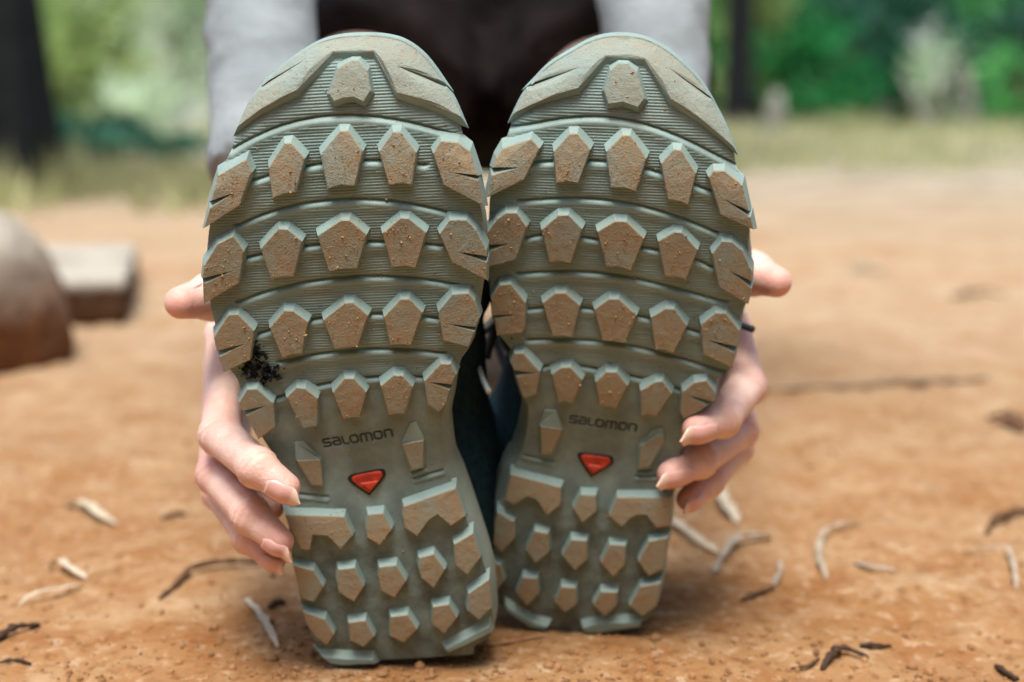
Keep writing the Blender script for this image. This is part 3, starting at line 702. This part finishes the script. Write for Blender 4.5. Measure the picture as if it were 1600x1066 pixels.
def fshorts(p):
    d = cone(p, hipL, hipR, .122, .122)
    for h_, k_ in ((hipL, kneeL), (hipR, kneeR)): e = h_+(k_-h_)*.84; d = smin(d, cone(p, h_, e, .110, .078), .03)
    d = d+wrinkle(p, 16, .005)
    for h_, k_ in ((hipL, kneeL), (hipR, kneeR)):
        dr = (k_-h_)/np.linalg.norm(k_-h_); near = np.linalg.norm((p-k_), axis=1) < .12; cut = (p-(h_+(k_-h_)*.84))@dr; d = np.where(near, np.maximum(d, cut), d)
    return d
V, Fc = surface_nets(fshorts, (-.30, .90, .08), (.30, 1.55, .50), .009); mesh_obj('shorts', V-off, Fc, plain('dark_brown_cloth', (.014, .011, .011), .95, .4, 40, .001, .05), person, True)
def fhair(p):
    d = np.linalg.norm((p-head-np.array([0, .018, .012]))/np.array([.086, .098, .112]), axis=1)*.095-.095; d = smin(d, cone(p, head+np.array([0, .08, -.02]), head+np.array([0, .12, -.17]), .055, .03), .03)
    return np.maximum(d, -(cone(p, head+np.array([0, -.12, -.05]), head+np.array([0, -.1, .01]), .075, .07)))+.002*fbm(p, 60, 2, 4)
V, Fc = surface_nets(fhair, head-np.array([.14, .16, .24]), head+np.array([.14, .2, .15]), .008); mesh_obj('hair', V-off, Fc, plain('dark_hair', (.02, .013, .009), .5, .3, 90), person, True)
# button on the sleeve
def disc(name, c3, nrm, r, th, mat, par):
    nrm = Vector(nrm).normalized(); q = nrm.to_track_quat('Z', 'Y').to_matrix(); V, Fq = [], []
    for z_, rr in ((0, r), (th, r), (th*1.3, r*.8), (th*.9, r*.6)):
        for k in range(20): V.append(np.array(q@Vector((rr*math.cos(k*math.pi/10), rr*math.sin(k*math.pi/10), z_)))+c3-off)
    for l in range(3):
        for k in range(20): Fq.append([l*20+k, l*20+(k+1) % 20, (l+1)*20+(k+1) % 20, (l+1)*20+k])
    Fq.append([60+k for k in range(20)]); return mesh_obj(name, V, Fq, mat, par)
disc('sleeve_button', P(979, 13, .842), -F_, .0065, .002, M_BLACK, person)

# ------------------------------------------------------------------ ground
xs = np.r_[-np.geomspace(120, 1.0, 34)[:-1], np.linspace(-1, 1, 221), np.geomspace(1.0, 120, 34)[1:]]
ys = np.r_[-np.geomspace(60, .3, 14)[:-1], np.linspace(-.3, .3, 12)[:-1], np.linspace(.3, 2.2, 230), np.geomspace(2.2, 160, 70)[1:]]
gx, gy = np.meshgrid(xs, ys, indexing='ij'); p = np.c_[gx.ravel(), gy.ravel(), gx.ravel()*0]
fine = np.clip((2.6-np.hypot(p[:, 0], p[:, 1]-.5))/1.2, 0, 1)
zz = .006*fbm(p, 7, 2, 1)+fine*(.0035*np.abs(fbm(p, 38, 3, 2))-.002+.0016*fbm(p, 110, 2, 8))+.05*fbm(p, .35, 2, 3)*np.clip((p[:, 1]-3)/6, 0, 1)
flat_ = np.exp(-((p[:, 0]+.01)/.16)**4-((p[:, 1]-.70)/.16)**4); zz = zz*(1-flat_)-.003*(1-flat_)-.0005
idx = np.arange(len(p)).reshape(len(xs), len(ys)); fc = np.stack([idx[:-1, :-1], idx[1:, :-1], idx[1:, 1:], idx[:-1, 1:]], -1).reshape(-1, 4)
def zground(x, y):
    i = min(max(np.searchsorted(xs, x)-1, 0), len(xs)-2); j = min(max(np.searchsorted(ys, y)-1, 0), len(ys)-2)
    tx = (x-xs[i])/(xs[i+1]-xs[i]); ty = (y-ys[j])/(ys[j+1]-ys[j]); g = zz.reshape(len(xs), len(ys))
    return float((g[i, j]*(1-tx)+g[i+1, j]*tx)*(1-ty)+(g[i, j+1]*(1-tx)+g[i+1, j+1]*tx)*ty)
t = NT('orange_dirt')
n1, n2, n3 = t.noise(5.5, 5, .6), t.noise(26, 5, .65), t.noise(130, 4, .6)
c = t.mix(t.ramp(n1, .32, .68), (.250, .118, .042), (.335, .190, .086))
c = t.mix(t.math('MULTIPLY', t.ramp(n2, .52, .72), .7), c, (.42, .30, .175)); c = t.mix(t.math('MULTIPLY', t.ramp(n2, .47, .33), .9), c, (.24, .095, .030))
c = t.mix(t.math('MULTIPLY', t.ramp(n3, .56, .68), .8), c, (.16, .068, .025)); c = t.mix(t.math('MULTIPLY', t.ramp(n3, .44, .32), .5), c, (.52, .40, .27))
sep = t.n('ShaderNodeSeparateXYZ'); t.link(t.co, sep.inputs[0])
pt = t.noise(3.1, 5, .7); c = t.mix(t.math('MULTIPLY', t.ramp(pt, .54, .66), .65), c, (.20, .085, .028)); c = t.mix(t.math('MULTIPLY', t.ramp(pt, .44, .33), .5), c, (.42, .285, .155))
dry = t.mix(t.ramp(n2, .35, .65), (.33, .225, .130), (.43, .33, .22)); dry = t.mix(t.math('MULTIPLY', t.ramp(n1, .52, .66), .75), dry, (.29, .155, .068))
c = t.mix(t.math('MULTIPLY', t.ramp(t.math('ADD', sep.outputs['Y'], t.math('MULTIPLY', n1, 1.1)), 1.15, 2.2), .88), c, dry)
yy = t.math('ADD', sep.outputs['Y'], t.math('MULTIPLY', t.noise(1.6, 4), 2.6))
litter = t.mix(t.ramp(t.noise(5, 5, .7), .38, .62), (.20, .17, .12), (.42, .37, .28))
c = t.mix(t.ramp(yy, 3.6, 5.6), c, litter)
t.bump(t.math('ADD', n3, t.math('MULTIPLY', n2, 1.5)), .6, .006)
ground = mesh_obj('ground', np.c_[p[:, :2], zz], fc, t.fin(c, .95, .1), None, True); tag(ground, kind='structure')
# crumbs of soil
def ico():
    g = (1+5**.5)/2; v = np.array([(-1, g, 0), (1, g, 0), (-1, -g, 0), (1, -g, 0), (0, -1, g), (0, 1, g), (0, -1, -g), (0, 1, -g), (g, 0, -1), (g, 0, 1), (-g, 0, -1), (-g, 0, 1)])/1.9
    f = np.array([(0, 11, 5), (0, 5, 1), (0, 1, 7), (0, 7, 10), (0, 10, 11), (1, 5, 9), (5, 11, 4), (11, 10, 2), (10, 7, 6), (7, 1, 8), (3, 9, 4), (3, 4, 2), (3, 2, 6), (3, 6, 8), (3, 8, 9), (4, 9, 5), (2, 4, 11), (6, 2, 10), (8, 6, 7), (9, 8, 1)]); return v, f
iv, if_ = ico(); n_ = 4500; V = []; Fq = []
for i in range(n_):
    y = rng.uniform(.34, 1.6); x = rng.uniform(-.55, .55)*y*1.0
    if rng.random() < .35: x, y = -.01+rng.normal()*.12, .585+abs(rng.normal())*.04*(-1 if rng.random() < .5 else 1)
    r = min(.0026, .0006*math.exp(abs(rng.normal())*.6)); V.append(iv*r*rng.uniform(.6, 1.3, 3)+rng.normal(size=(12, 3))*r*.12+np.array([x, y, zground(x, y)+r*.2])); Fq.append(if_+12*i)
tag(mesh_obj('soil_crumbs', np.vstack(V), np.vstack(Fq), plain('soil_crumb', (.29, .150, .062), .95, .5, 30)), kind='stuff')

# ------------------------------------------------------------------ litter on the ground, each its own thing
def pmat(n, c): return plain(n, c, .8, .25, 120, .0006, .15)
M_LPALE, M_LGREY, M_LBROWN, M_LDARK = pmat('dry_pale_leaf', (.50, .44, .33)), pmat('dry_grey_leaf', (.34, .29, .22)), pmat('brown_bark', (.11, .058, .030)), pmat('dark_twig', (.060, .036, .024))
def strip(name, pix, wd, mat, label, cat, group, curl=.35, lift=.004, round_=False):
    pts = np.array([G(*q) for q in pix]); pts = catmull(pts, 6); n_ = len(pts); V, Fq = [], []; K = 8
    for i in range(n_):
        s_ = i/(n_-1); d = pts[min(i+1, n_-1)]-pts[max(i-1, 0)]; d[2] = 0; d /= np.linalg.norm(d)+1e-9; sd_ = np.array([-d[1], d[0], 0])
        wv = wd*(.25+.75*math.sin(math.pi*min(1, max(0, .08+.84*s_)))**.6)*(1+.15*math.sin(i*1.7)+.18*rng.normal())*(.72 if round_ else 1); wv *= .85; zc = zground(pts[i][0], pts[i][1])+wv*.35+lift*math.sin(math.pi*s_)+.0006
        for j in range(K):
            a = 2*math.pi*j/K; x = math.cos(a)*wv; hh = math.sin(a)*(wv*.8 if round_ else wv*.16)+(0 if round_ else curl*x*x/wv)
            V.append(np.array([pts[i][0], pts[i][1], zc])+sd_*x+np.array([0, 0, hh]))
    for i in range(n_-1):
        for j in range(K): Fq.append([i*K+j, i*K+(j+1) % K, (i+1)*K+(j+1) % K, (i+1)*K+j])
    Fq.append(list(range(K))[::-1]); Fq.append([(n_-1)*K+j for j in range(K)])
    V = np.array(V); o0 = V.mean(0); o0[2] = V[:, 2].min()
    o = mesh_obj(name, V-o0, Fq, mat, None, True); o.location = o0; return tag(o, label, cat, group)
GL, GT = 'dry leaves lying on the dirt', 'dark twigs lying on the dirt'
strip('dry_leaf', [(104, 768), (130, 778), (155, 793), (180, 798)], .0036, M_LPALE, 'pale cream strip of leaf on the dirt left of the left hand', 'leaf', GL)
strip('dry_leaf', [(76, 866), (100, 880), (134, 889)], .0026, M_LPALE, 'small pale grey leaf below the cream strip at far left', 'leaf', GL)
strip('dry_leaf', [(30, 936), (75, 925), (130, 908)], .0018, M_LPALE, 'thin straw coloured blade lying flat at lower left', 'leaf', GL)
strip('dry_leaf', [(384, 940), (402, 968), (418, 990), (434, 1011)], .0024, M_LPALE, 'pale narrow blade beside the heel of the left shoe', 'leaf', GL)
strip('twig', [(250, 938), (285, 912), (310, 898), (350, 890), (395, 886), (440, 884)], .0030, M_LBROWN, 'long curved dark brown twig under the left hand', 'twig', GT, .3, .003, True)
strip('twig', [(-20, 1008), (10, 992), (35, 982), (62, 972)], .0034, M_LDARK, 'thick black twig cut by the left edge of the photo', 'twig', GT, .3, .002, True)
strip('twig', [(-10, 1036), (20, 1032), (48, 1034)], .0016, M_LDARK, 'thin black twig just below the thick one at lower left', 'twig', GT, .3, .001, True)
strip('bark_chip', [(420, 952), (433, 947), (446, 944)], .0030, M_LDARK, 'small dark chip of bark near the heel of the left shoe', 'bark', 'chips of bark', .3, .001, True)
strip('bark_chip', [(252, 790), (270, 786), (290, 783)], .0036, M_LBROWN, 'brown chip of bark left of the middle finger of the left hand', 'bark', 'chips of bark', .3, .001, True)
strip('dry_leaf', [(1126, 738), (1128, 765), (1140, 790), (1152, 806)], .0042, M_LPALE, 'broad pale curved leaf strip right below the right hand', 'leaf', GL)
strip('dry_leaf', [(1046, 806), (1066, 830), (1092, 850), (1122, 860)], .0034, M_LPALE, 'pale curved leaf strip coming out from behind the right heel', 'leaf', GL)
strip('dry_leaf', [(1116, 892), (1135, 865), (1160, 842), (1206, 828)], .0030, M_LGREY, 'grey bent strip of leaf crossing the tip of a pale one', 'leaf', GL, .6)
strip('dry_leaf', [(1216, 866), (1219, 890), (1210, 908)], .0017, M_LGREY, 'thin brown curved stalk right of the grey bent strip', 'leaf', GL)
strip('twig', [(1158, 934), (1180, 925), (1208, 913)], .0026, M_LBROWN, 'short dark twig at the foot of the thin curved stalk', 'twig', GT, .3, .001, True)
strip('dry_leaf', [(1292, 892), (1280, 865), (1285, 832), (1310, 812), (1345, 800)], .0020, M_LGREY, 'hook shaped tan strip of leaf right of the shoes', 'leaf', GL, .5)
strip('twig', [(1542, 824), (1560, 805), (1585, 796), (1625, 785)], .0036, M_LBROWN, 'dark curved twig cut by the right edge of the photo', 'twig', GT, .3, .003, True)
strip('dry_leaf', [(1512, 856), (1545, 862), (1576, 868), (1586, 895), (1588, 915)], .0018, M_LGREY, 'thin grey bent stalk near the right edge', 'leaf', GL)
strip('bark_chip', [(1335, 874), (1365, 884), (1400, 888)], .0026, M_LGREY, 'flat frayed scrap of pale bark at lower right', 'bark', 'chips of bark', .3, .001)
strip('twig', [(1285, 1036), (1300, 1022), (1320, 1012), (1358, 1018)], .0030, M_LDARK, 'knobbly dark twig at the bottom right of the photo', 'twig', GT, .3, .003, True)
strip('twig', [(1236, 1034), (1262, 1033), (1280, 1018)], .0015, M_LBROWN, 'thin brown twig end left of the knobbly dark one', 'twig', GT, .3, .001, True)
strip('twig', [(1344, 1000), (1366, 998), (1392, 992)], .0022, M_LDARK, 'short dark twig right above the knobbly one', 'twig', GT, .3, .001, True)
strip('twig', [(1556, 1026), (1570, 1038), (1590, 1052)], .0024, M_LDARK, 'short black twig in the lower right corner', 'twig', GT, .3, .001, True)
strip('twig', [(690, 1026), (740, 1014), (790, 1006), (850, 994)], .0013, pmat('tan_twig', (.36, .20, .10)), 'thin tan twig lying under the heels of both shoes', 'twig', GT, .3, .001, True)
strip('stick', [(1190, 612), (1280, 610), (1380, 604), (1470, 594), (1545, 590)], .0070, pmat('grey_brown_stick', (.28, .20, .13)), 'long grey brown stick lying on the dirt right of the right hand', 'stick', None, .2, .004, True)
for i, (q, lab) in enumerate([([(1548, 655), (1575, 660), (1600, 668)], 'brown scrap of bark in front of the long stick at right'), ([(1490, 468), (1530, 462), (1570, 460)], 'brown scrap of bark far off near the right edge'), ([(1330, 420), (1352, 418), (1376, 420)], 'small brown scrap of bark far off right of the right thumb')]):
    strip('bark_chip', q, .010, M_LBROWN if i < 2 else M_LGREY, lab, 'bark', 'chips of bark', .3, .003)

# ------------------------------------------------------------------ stones at left
def rock(name, c, dims, rot, mats, label, cat, seed, boxy=False, top=None):
    n = 40; V = []; 
    def f(p):
        cr_, sr_ = math.cos(rot), math.sin(rot); q = p-c; q = np.c_[q[:, 0]*cr_+q[:, 1]*sr_, -q[:, 0]*sr_+q[:, 1]*cr_, q[:, 2]]
        if boxy:
            a = np.abs(q)-np.array(dims)+.006; d = np.linalg.norm(np.maximum(a, 0), axis=1)+np.minimum(a.max(1), 0)-.006; return d+.003*fbm(p, 22, 3, seed)
        return (np.linalg.norm(q/np.array(dims), axis=1)-1)*min(dims)+.010*fbm(p, 9, 4, seed)
    ext = np.hypot(dims[0], dims[1])+.03; V, Fc = surface_nets(f, c-np.array([ext, ext, dims[2]+.03]), c+np.array([ext, ext, dims[2]+.03]), max(dims)/45)
    o0 = np.array([c[0], c[1], 0]); 
    o = mesh_obj(name, V-o0, Fc, mats, None, True); o.location = o0; return tag(o, label, cat)
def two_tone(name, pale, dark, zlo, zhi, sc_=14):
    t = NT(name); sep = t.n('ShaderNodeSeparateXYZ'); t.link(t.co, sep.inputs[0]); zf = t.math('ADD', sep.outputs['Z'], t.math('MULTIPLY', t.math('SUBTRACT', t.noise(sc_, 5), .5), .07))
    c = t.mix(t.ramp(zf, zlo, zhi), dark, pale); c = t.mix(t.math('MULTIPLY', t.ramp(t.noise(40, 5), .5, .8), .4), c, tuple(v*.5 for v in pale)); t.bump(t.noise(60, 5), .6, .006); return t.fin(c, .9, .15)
rock('boulder', np.array([-.545, 1.34, .045]), (.115, .13, .115), .2, two_tone('pale_over_red_brown', (.38, .35, .29), (.13, .055, .022), .050, .115), 'rounded boulder with a pale top and dark brown foot, at the left edge', 'boulder', 3)  # pale top, red-brown foot, blended by height
rock('stone_slab', np.array([-.545, 1.76, .022]), (.070, .20, .026), .22, two_tone('pale_duotone_slab', (.38, .355, .295), (.065, .030, .014), .036, .046, 6), 'low squared slab with a pale top and dark brown sides, behind the boulder', 'slab', 5, True)  # pale top and dark brown sides, split by height

# ------------------------------------------------------------------ vegetation
def leafmat(name, a, b, trans=.45):
    t = NT(name); oi = t.n('ShaderNodeNewGeometry'); tn = t.attr('tone'); c = t.mix(oi.outputs['Random Per Island'], a, b); c = t.mix(t.ramp(tn, .62, .95), t.mix(t.ramp(tn, .05, .40), tuple(v*.30 for v in a), c), tuple(min(.75, v*1.5+.06) for v in b)); t.fin(c, .55, .3)
    tr = t.n('ShaderNodeBsdfTranslucent'); mx = t.n('ShaderNodeMixShader'); mx.inputs[0].default_value = trans; c2 = t.mix(.5, c, tuple(min(1, v*1.6) for v in b)); t.link(c2, tr.inputs[0])
    t.link(t.b.outputs[0], mx.inputs[1]); t.link(tr.outputs[0], mx.inputs[2]); t.link(mx.outputs[0], t.out.inputs[0]); return t.m
LM = dict(pale=leafmat('pale_leaf', (.34, .52, .28), (.58, .74, .50), .6), mid=leafmat('mid_green_leaf', (.040, .20, .050), (.12, .42, .12), .5), dark=leafmat('dark_green_leaf', (.010, .060, .040), (.035, .16, .090), .4),
          deep=leafmat('deep_green_leaf', (.012, .16, .045), (.035, .32, .085), .45), straw=leafmat('straw_leaf', (.30, .27, .14), (.50, .46, .28), .4), lime=leafmat('lime_leaf', (.22, .34, .09), (.42, .54, .22), .55))
M_BARK = plain('dark_bark', (.013, .015, .016), .9, .4, 18, .02, .1); M_BARKP = plain('pale_bark', (.20, .20, .165), .9, .3, 14, .01, .1); M_STEM = plain('brown_stem', (.09, .06, .035), .9, .3, 20)
tone_box = []
def leaves(c, rad, n, size, clumps=26, low=.05):
    cc = rng.normal(size=(clumps, 3)); cc /= np.linalg.norm(cc, axis=1)[:, None]; cc = c+cc*np.array(rad)*rng.uniform(.35, .95, (clumps, 1)); k = rng.integers(0, clumps, n)
    pos = cc[k]+rng.normal(size=(n, 3))*np.array(rad)*.17; pos[:, 2] = np.maximum(pos[:, 2], low)
    d = rng.normal(size=(n, 3)); d /= np.linalg.norm(d, axis=1)[:, None]; e = np.cross(d, rng.normal(size=(n, 3))); e /= np.linalg.norm(e, axis=1)[:, None]+1e-9
    s_ = size*rng.uniform(.6, 1.4, (n, 1)); V = np.stack([pos-d*s_, pos+e*s_*.38, pos+d*s_, pos-e*s_*.38], 1).reshape(-1, 3); tone_box.append(np.repeat(rng.random(clumps)[k], 4)); return V, np.arange(4*n).reshape(n, 4)
def tube_w(pts, rads, k=9):
    pts = np.array(pts, float); n_ = len(pts); V, Fq = [], []
    for i in range(n_):
        d = pts[min(i+1, n_-1)]-pts[max(i-1, 0)]; d /= np.linalg.norm(d)+1e-9; a = np.cross(d, [.9, .3, .1]); a /= np.linalg.norm(a); b = np.cross(d, a)
        for j in range(k): V.append(pts[i]+rads[i]*(1+.1*math.sin(3*j+i))*(math.cos(2*math.pi*j/k)*a+math.sin(2*math.pi*j/k)*b))
    for i in range(n_-1):
        for j in range(k): Fq.append([i*k+j, i*k+(j+1) % k, (i+1)*k+(j+1) % k, (i+1)*k+j])
    Fq.append([(n_-1)*k+j for j in range(k)]); return V, Fq
def tube_join(lst):
    V, Fq = [], []
    for v, f in lst:
        o = len(V); V += list(v); Fq += [[i+o for i in q] for q in f]
    return np.array(V), Fq
def bush(px, d, rad, mat, label, n=2600, size=.05, up=.9, cat='bush', group='bushes beyond the clearing'):
    b = GD(px, d); o = empty('bush', Matrix.Translation(b.tolist()), label, cat, group)
    V, Fq = leaves(np.array([0, 0, rad[2]*up]), rad, n, size); mesh_obj('foliage', V, Fq, LM[mat], o, attrs={'tone': tone_box[-1]})
    st = [tube_w([(0, 0, -.05), (rng.normal()*.1*rad[0], rng.normal()*.1, rad[2]*.6), (rng.normal()*.5*rad[0], rng.normal()*.3*rad[1], rad[2]*1.3)], [.02, .014, .005], 6) for _ in range(5)]
    mesh_obj('stems', *tube_join(st), M_STEM, o); return o
def tree(px, d, r, ht, mat, label, crown=None, lean=0., bark=None, base=1.5, n=5000, size=.09, group='trees around the clearing', name='tree'):
    b = GD(px, d); o = empty(name, Matrix.Translation(b.tolist()), label, 'tree', group); lp_ = [(lean*s_**1.3*ht+.02*math.sin(5*s_), 0, ht*s_-.05) for s_ in np.linspace(0, 1, 9)]
    rd = [r*(1+(base-1)*math.exp(-s_*ht/.22))*(1-.55*s_) for s_ in np.linspace(0, 1, 9)]; lst = [tube_w(lp_, rd, 12)]; tips = []
    for k in range(6):
        s_ = .45+.09*k; p0 = np.array(lp_[int(s_*8)]); a = k*2.4; L = ht*.35; p1 = p0+np.array([math.cos(a)*L*.5, math.sin(a)*L*.5, L*.35]); p2 = p0+np.array([math.cos(a)*L, math.sin(a)*L, L*.6]); lst.append(tube_w([p0, p1, p2], [r*.4, r*.25, r*.08], 6))
    mesh_obj('trunk', *tube_join(lst), bark or M_BARK, o)
    cr_ = crown or (ht*.26, ht*.26, ht*.2); V, Fq = leaves(np.array([lean*ht, 0, ht*.82]), cr_, n, size, 22); mesh_obj('crown', V, Fq, LM[mat], o, attrs={'tone': tone_box[-1]}); return o
tree(-2, 3.7, .080, 9.0, 'mid', 'dark trunk nearest the shoes, flaring at its foot, at the left edge', lean=-.012, base=2.1, n=1500, crown=(1.1, 1.1, .9))
tree(1147, 9.5, .085, 11.0, 'deep', 'slim dark trunk right of the right shoe toe', base=1.3, n=2000, crown=(1.2, 1.2, 1.0))
tree(1330, 13.5, .14, 11, 'dark', 'thick dark trunk among dark leaves at right', n=7000)
tree(1590, 12.0, .12, 11, 'mid', 'dark trunk at the right edge of the clearing', n=6000)
tree(240, 20.0, .13, 8.0, 'pale', 'pale leaved tree far behind the left sleeve', n=6500, size=.12)
tree(700, 19.0, .15, 8.0, 'mid', 'tree directly behind the crouching person', n=6500, size=.12)
tree(1120, 22.0, .15, 9.0, 'deep', 'far tree behind the slim dark trunk', n=6500, size=.13)
tree(1480, 20.0, .15, 9.0, 'deep', 'far green tree left of the right edge', n=6500, size=.13)
bush(30, 6.5, (.55, .4, .45), 'lime', 'lime green bush behind the foot of the nearest trunk', 1800)
bush(165, 5.2, (.20, .2, .10), 'dark', 'low dark shrub left of the left sleeve', 900, .035, .7)
bush(268, 5.4, (.14, .2, .07), 'dark', 'smallest dark shrub, close to the left sleeve', 500, .035, .7)
bush(20, 4.4, (.22, .2, .13), 'dark', 'dark shrub at the foot of the nearest trunk', 800, .035, .7)
bush(160, 11, (1.1, .8, 1.0), 'pale', 'pale green thicket left of the left sleeve', 1500, .07)
bush(285, 12.5, (1.0, .8, 1.1), 'pale', 'palest loose thicket right beside the left sleeve', 1000, .07)
bush(110, 9.5, (.5, .4, .7), 'lime', 'yellow green bush between the nearest trunk and the left sleeve', 1500, .06)
bush(300, 10.0, (.4, .4, .8), 'pale', 'pale bush whose edge the left sleeve cuts', 1200, .06)
bush(1175, 10.2, (.35, .3, .75), 'lime', 'yellow green leafy sapling right beside the slim trunk', 1200, .06)
bush(1250, 10.0, (.5, .4, .45), 'deep', 'vivid green low bush right of the pale stump', 1800, .05)
bush(1410, 10.5, (.20, .2, .30), 'deep', 'small vivid green bush between two dark ones', 350, .05)
bush(1575, 9.5, (.25, .3, .34), 'mid', 'small green sapling near the right edge', 500, .05)
bush(225, 8.5, (.55, .4, .26), 'pale', 'low pale undergrowth left of the left sleeve', 1600, .05, .6)
bush(60, 14, (1.6, 1, 1.5), 'mid', 'mid green thicket behind the nearest trunk', 1900, .08)
bush(1115, 12, (.8, .7, .8), 'mid', 'mid green bush right of the right sleeve', 2400, .06)
bush(1205, 11.5, (.9, .7, .9), 'mid', 'deep green bush right of the slim trunk', 2000, .06)
bush(1268, 13, (1.0, .8, 1.3), 'mid', 'bright green bush behind the deep green one', 1900, .07)
bush(1350, 11, (.75, .6, .75), 'dark', 'dark teal bush in the middle of the right side', 3000, .06)
bush(1405, 15, (1.4, 1, 1.8), 'dark', 'tall dark bush behind the dark teal one', 2200, .08)
bush(1455, 10, (.22, .2, .42), 'pale', 'small pale leafy sapling among the dark bushes', 380, .05)
bush(1540, 11.5, (.8, .6, .6), 'dark', 'dark bush near the right edge', 2600, .06)
bush(1590, 14, (1.3, .9, 1.5), 'mid', 'light green bush at the right edge', 1900, .07)
bush(1500, 12, (.5, .5, 1.2), 'mid', 'tall mid green bush left of the right edge', 1500, .07)
bush(760, 14, (1.6, 1, 1.6), 'deep', 'deep green bush hidden behind the crouching person', 2600, .08)
def stump(px, d, r, ht, label, lean=0):
    b = GD(px, d); V, Fq = tube_w([(0, 0, -.03), (lean*.3, 0, ht*.3), (lean*.7, 0, ht*.7), (lean, .02, ht)], [r*1.3, r, r*.85, r*.5], 12); o = mesh_obj('tree_stump', V, Fq, M_BARKP, None, True); o.location = b; tag(o, label, 'stump', 'pale stems at the edge of the bushes')
stump(1202, 8.6, .060, .27, 'pale grey stump right of the right shoe toe', .03)
stump(1448, 8.8, .026, .36, 'slender pale leaning stem among the straw coloured leaves', -.18)
stump(1512, 9.2, .034, .42, 'taller pale stem near the right edge', -.05)
# grass strip
n_ = 60000; pos = np.c_[rng.uniform(-9, 9, n_), 4.0+8*rng.random(n_)**1.1, np.zeros(n_)]; den = fbm(pos, .8, 3, 9); edge_ = 4.3+1.2*fbm(pos, .9, 3, 5)
keep = (den > -.22) & (pos[:, 1] > edge_) & ~((pos[:, 0] < -.8) & (rng.random(n_) < .45)); pos = pos[keep]; n2_ = 5000; p2 = np.c_[rng.uniform(-3.2, -.5, n2_), 3.0+1.6*rng.random(n2_), np.zeros(n2_)]; pos = np.vstack([pos, p2[fbm(p2, 2.2, 3, 31) > .05]]); n_ = len(pos)
hgt = rng.uniform(.03, .12, n_)*(1+.9*np.clip(fbm(pos, 1.6, 2, 41), 0, 1)); a = rng.uniform(0, 6.28, n_); sd_ = np.c_[np.cos(a), np.sin(a), a*0]*.007; tipv = pos+np.c_[rng.normal(size=(n_, 2))*.03, hgt]
V = np.stack([pos-sd_, pos+sd_, tipv], 1).reshape(-1, 3); tag(mesh_obj('grass', V, np.arange(3*n_).reshape(n_, 3), leafmat('yellow_green_grass', (.30, .33, .12), (.54, .53, .30), .4), attrs={'tone': np.repeat(np.clip(.5+.5*fbm(pos, 1.1, 3, 21), 0, 1), 3)}), kind='stuff')

# unseen leaf mass added behind the camera to block front light
Vs, Fs, nv = [], [], 0
for k in range(60):
    a = math.radians(rng.uniform(175, 365)); near = k >= 30; d = rng.uniform(.95, 1.9) if near else rng.uniform(3.2, 6.5)
    c = np.array([math.cos(a)*d, math.sin(a)*d, rng.uniform(.15, 1.0) if near else rng.uniform(.8, 4.2)]); q = .42 if near else 1.3
    if near: c[1] = min(c[1], -.55)
    v, f = leaves(c, (q, q*.7 if near else q, q*.9), 1500, .06 if near else .13); Fs.append(f+nv); nv += len(v); Vs.append(v)
tag(mesh_obj('woodsy_unseen_light_blocker', np.vstack(Vs), np.vstack(Fs), LM['dark'], attrs={'tone': np.full(nv, .5)}), kind='stuff')
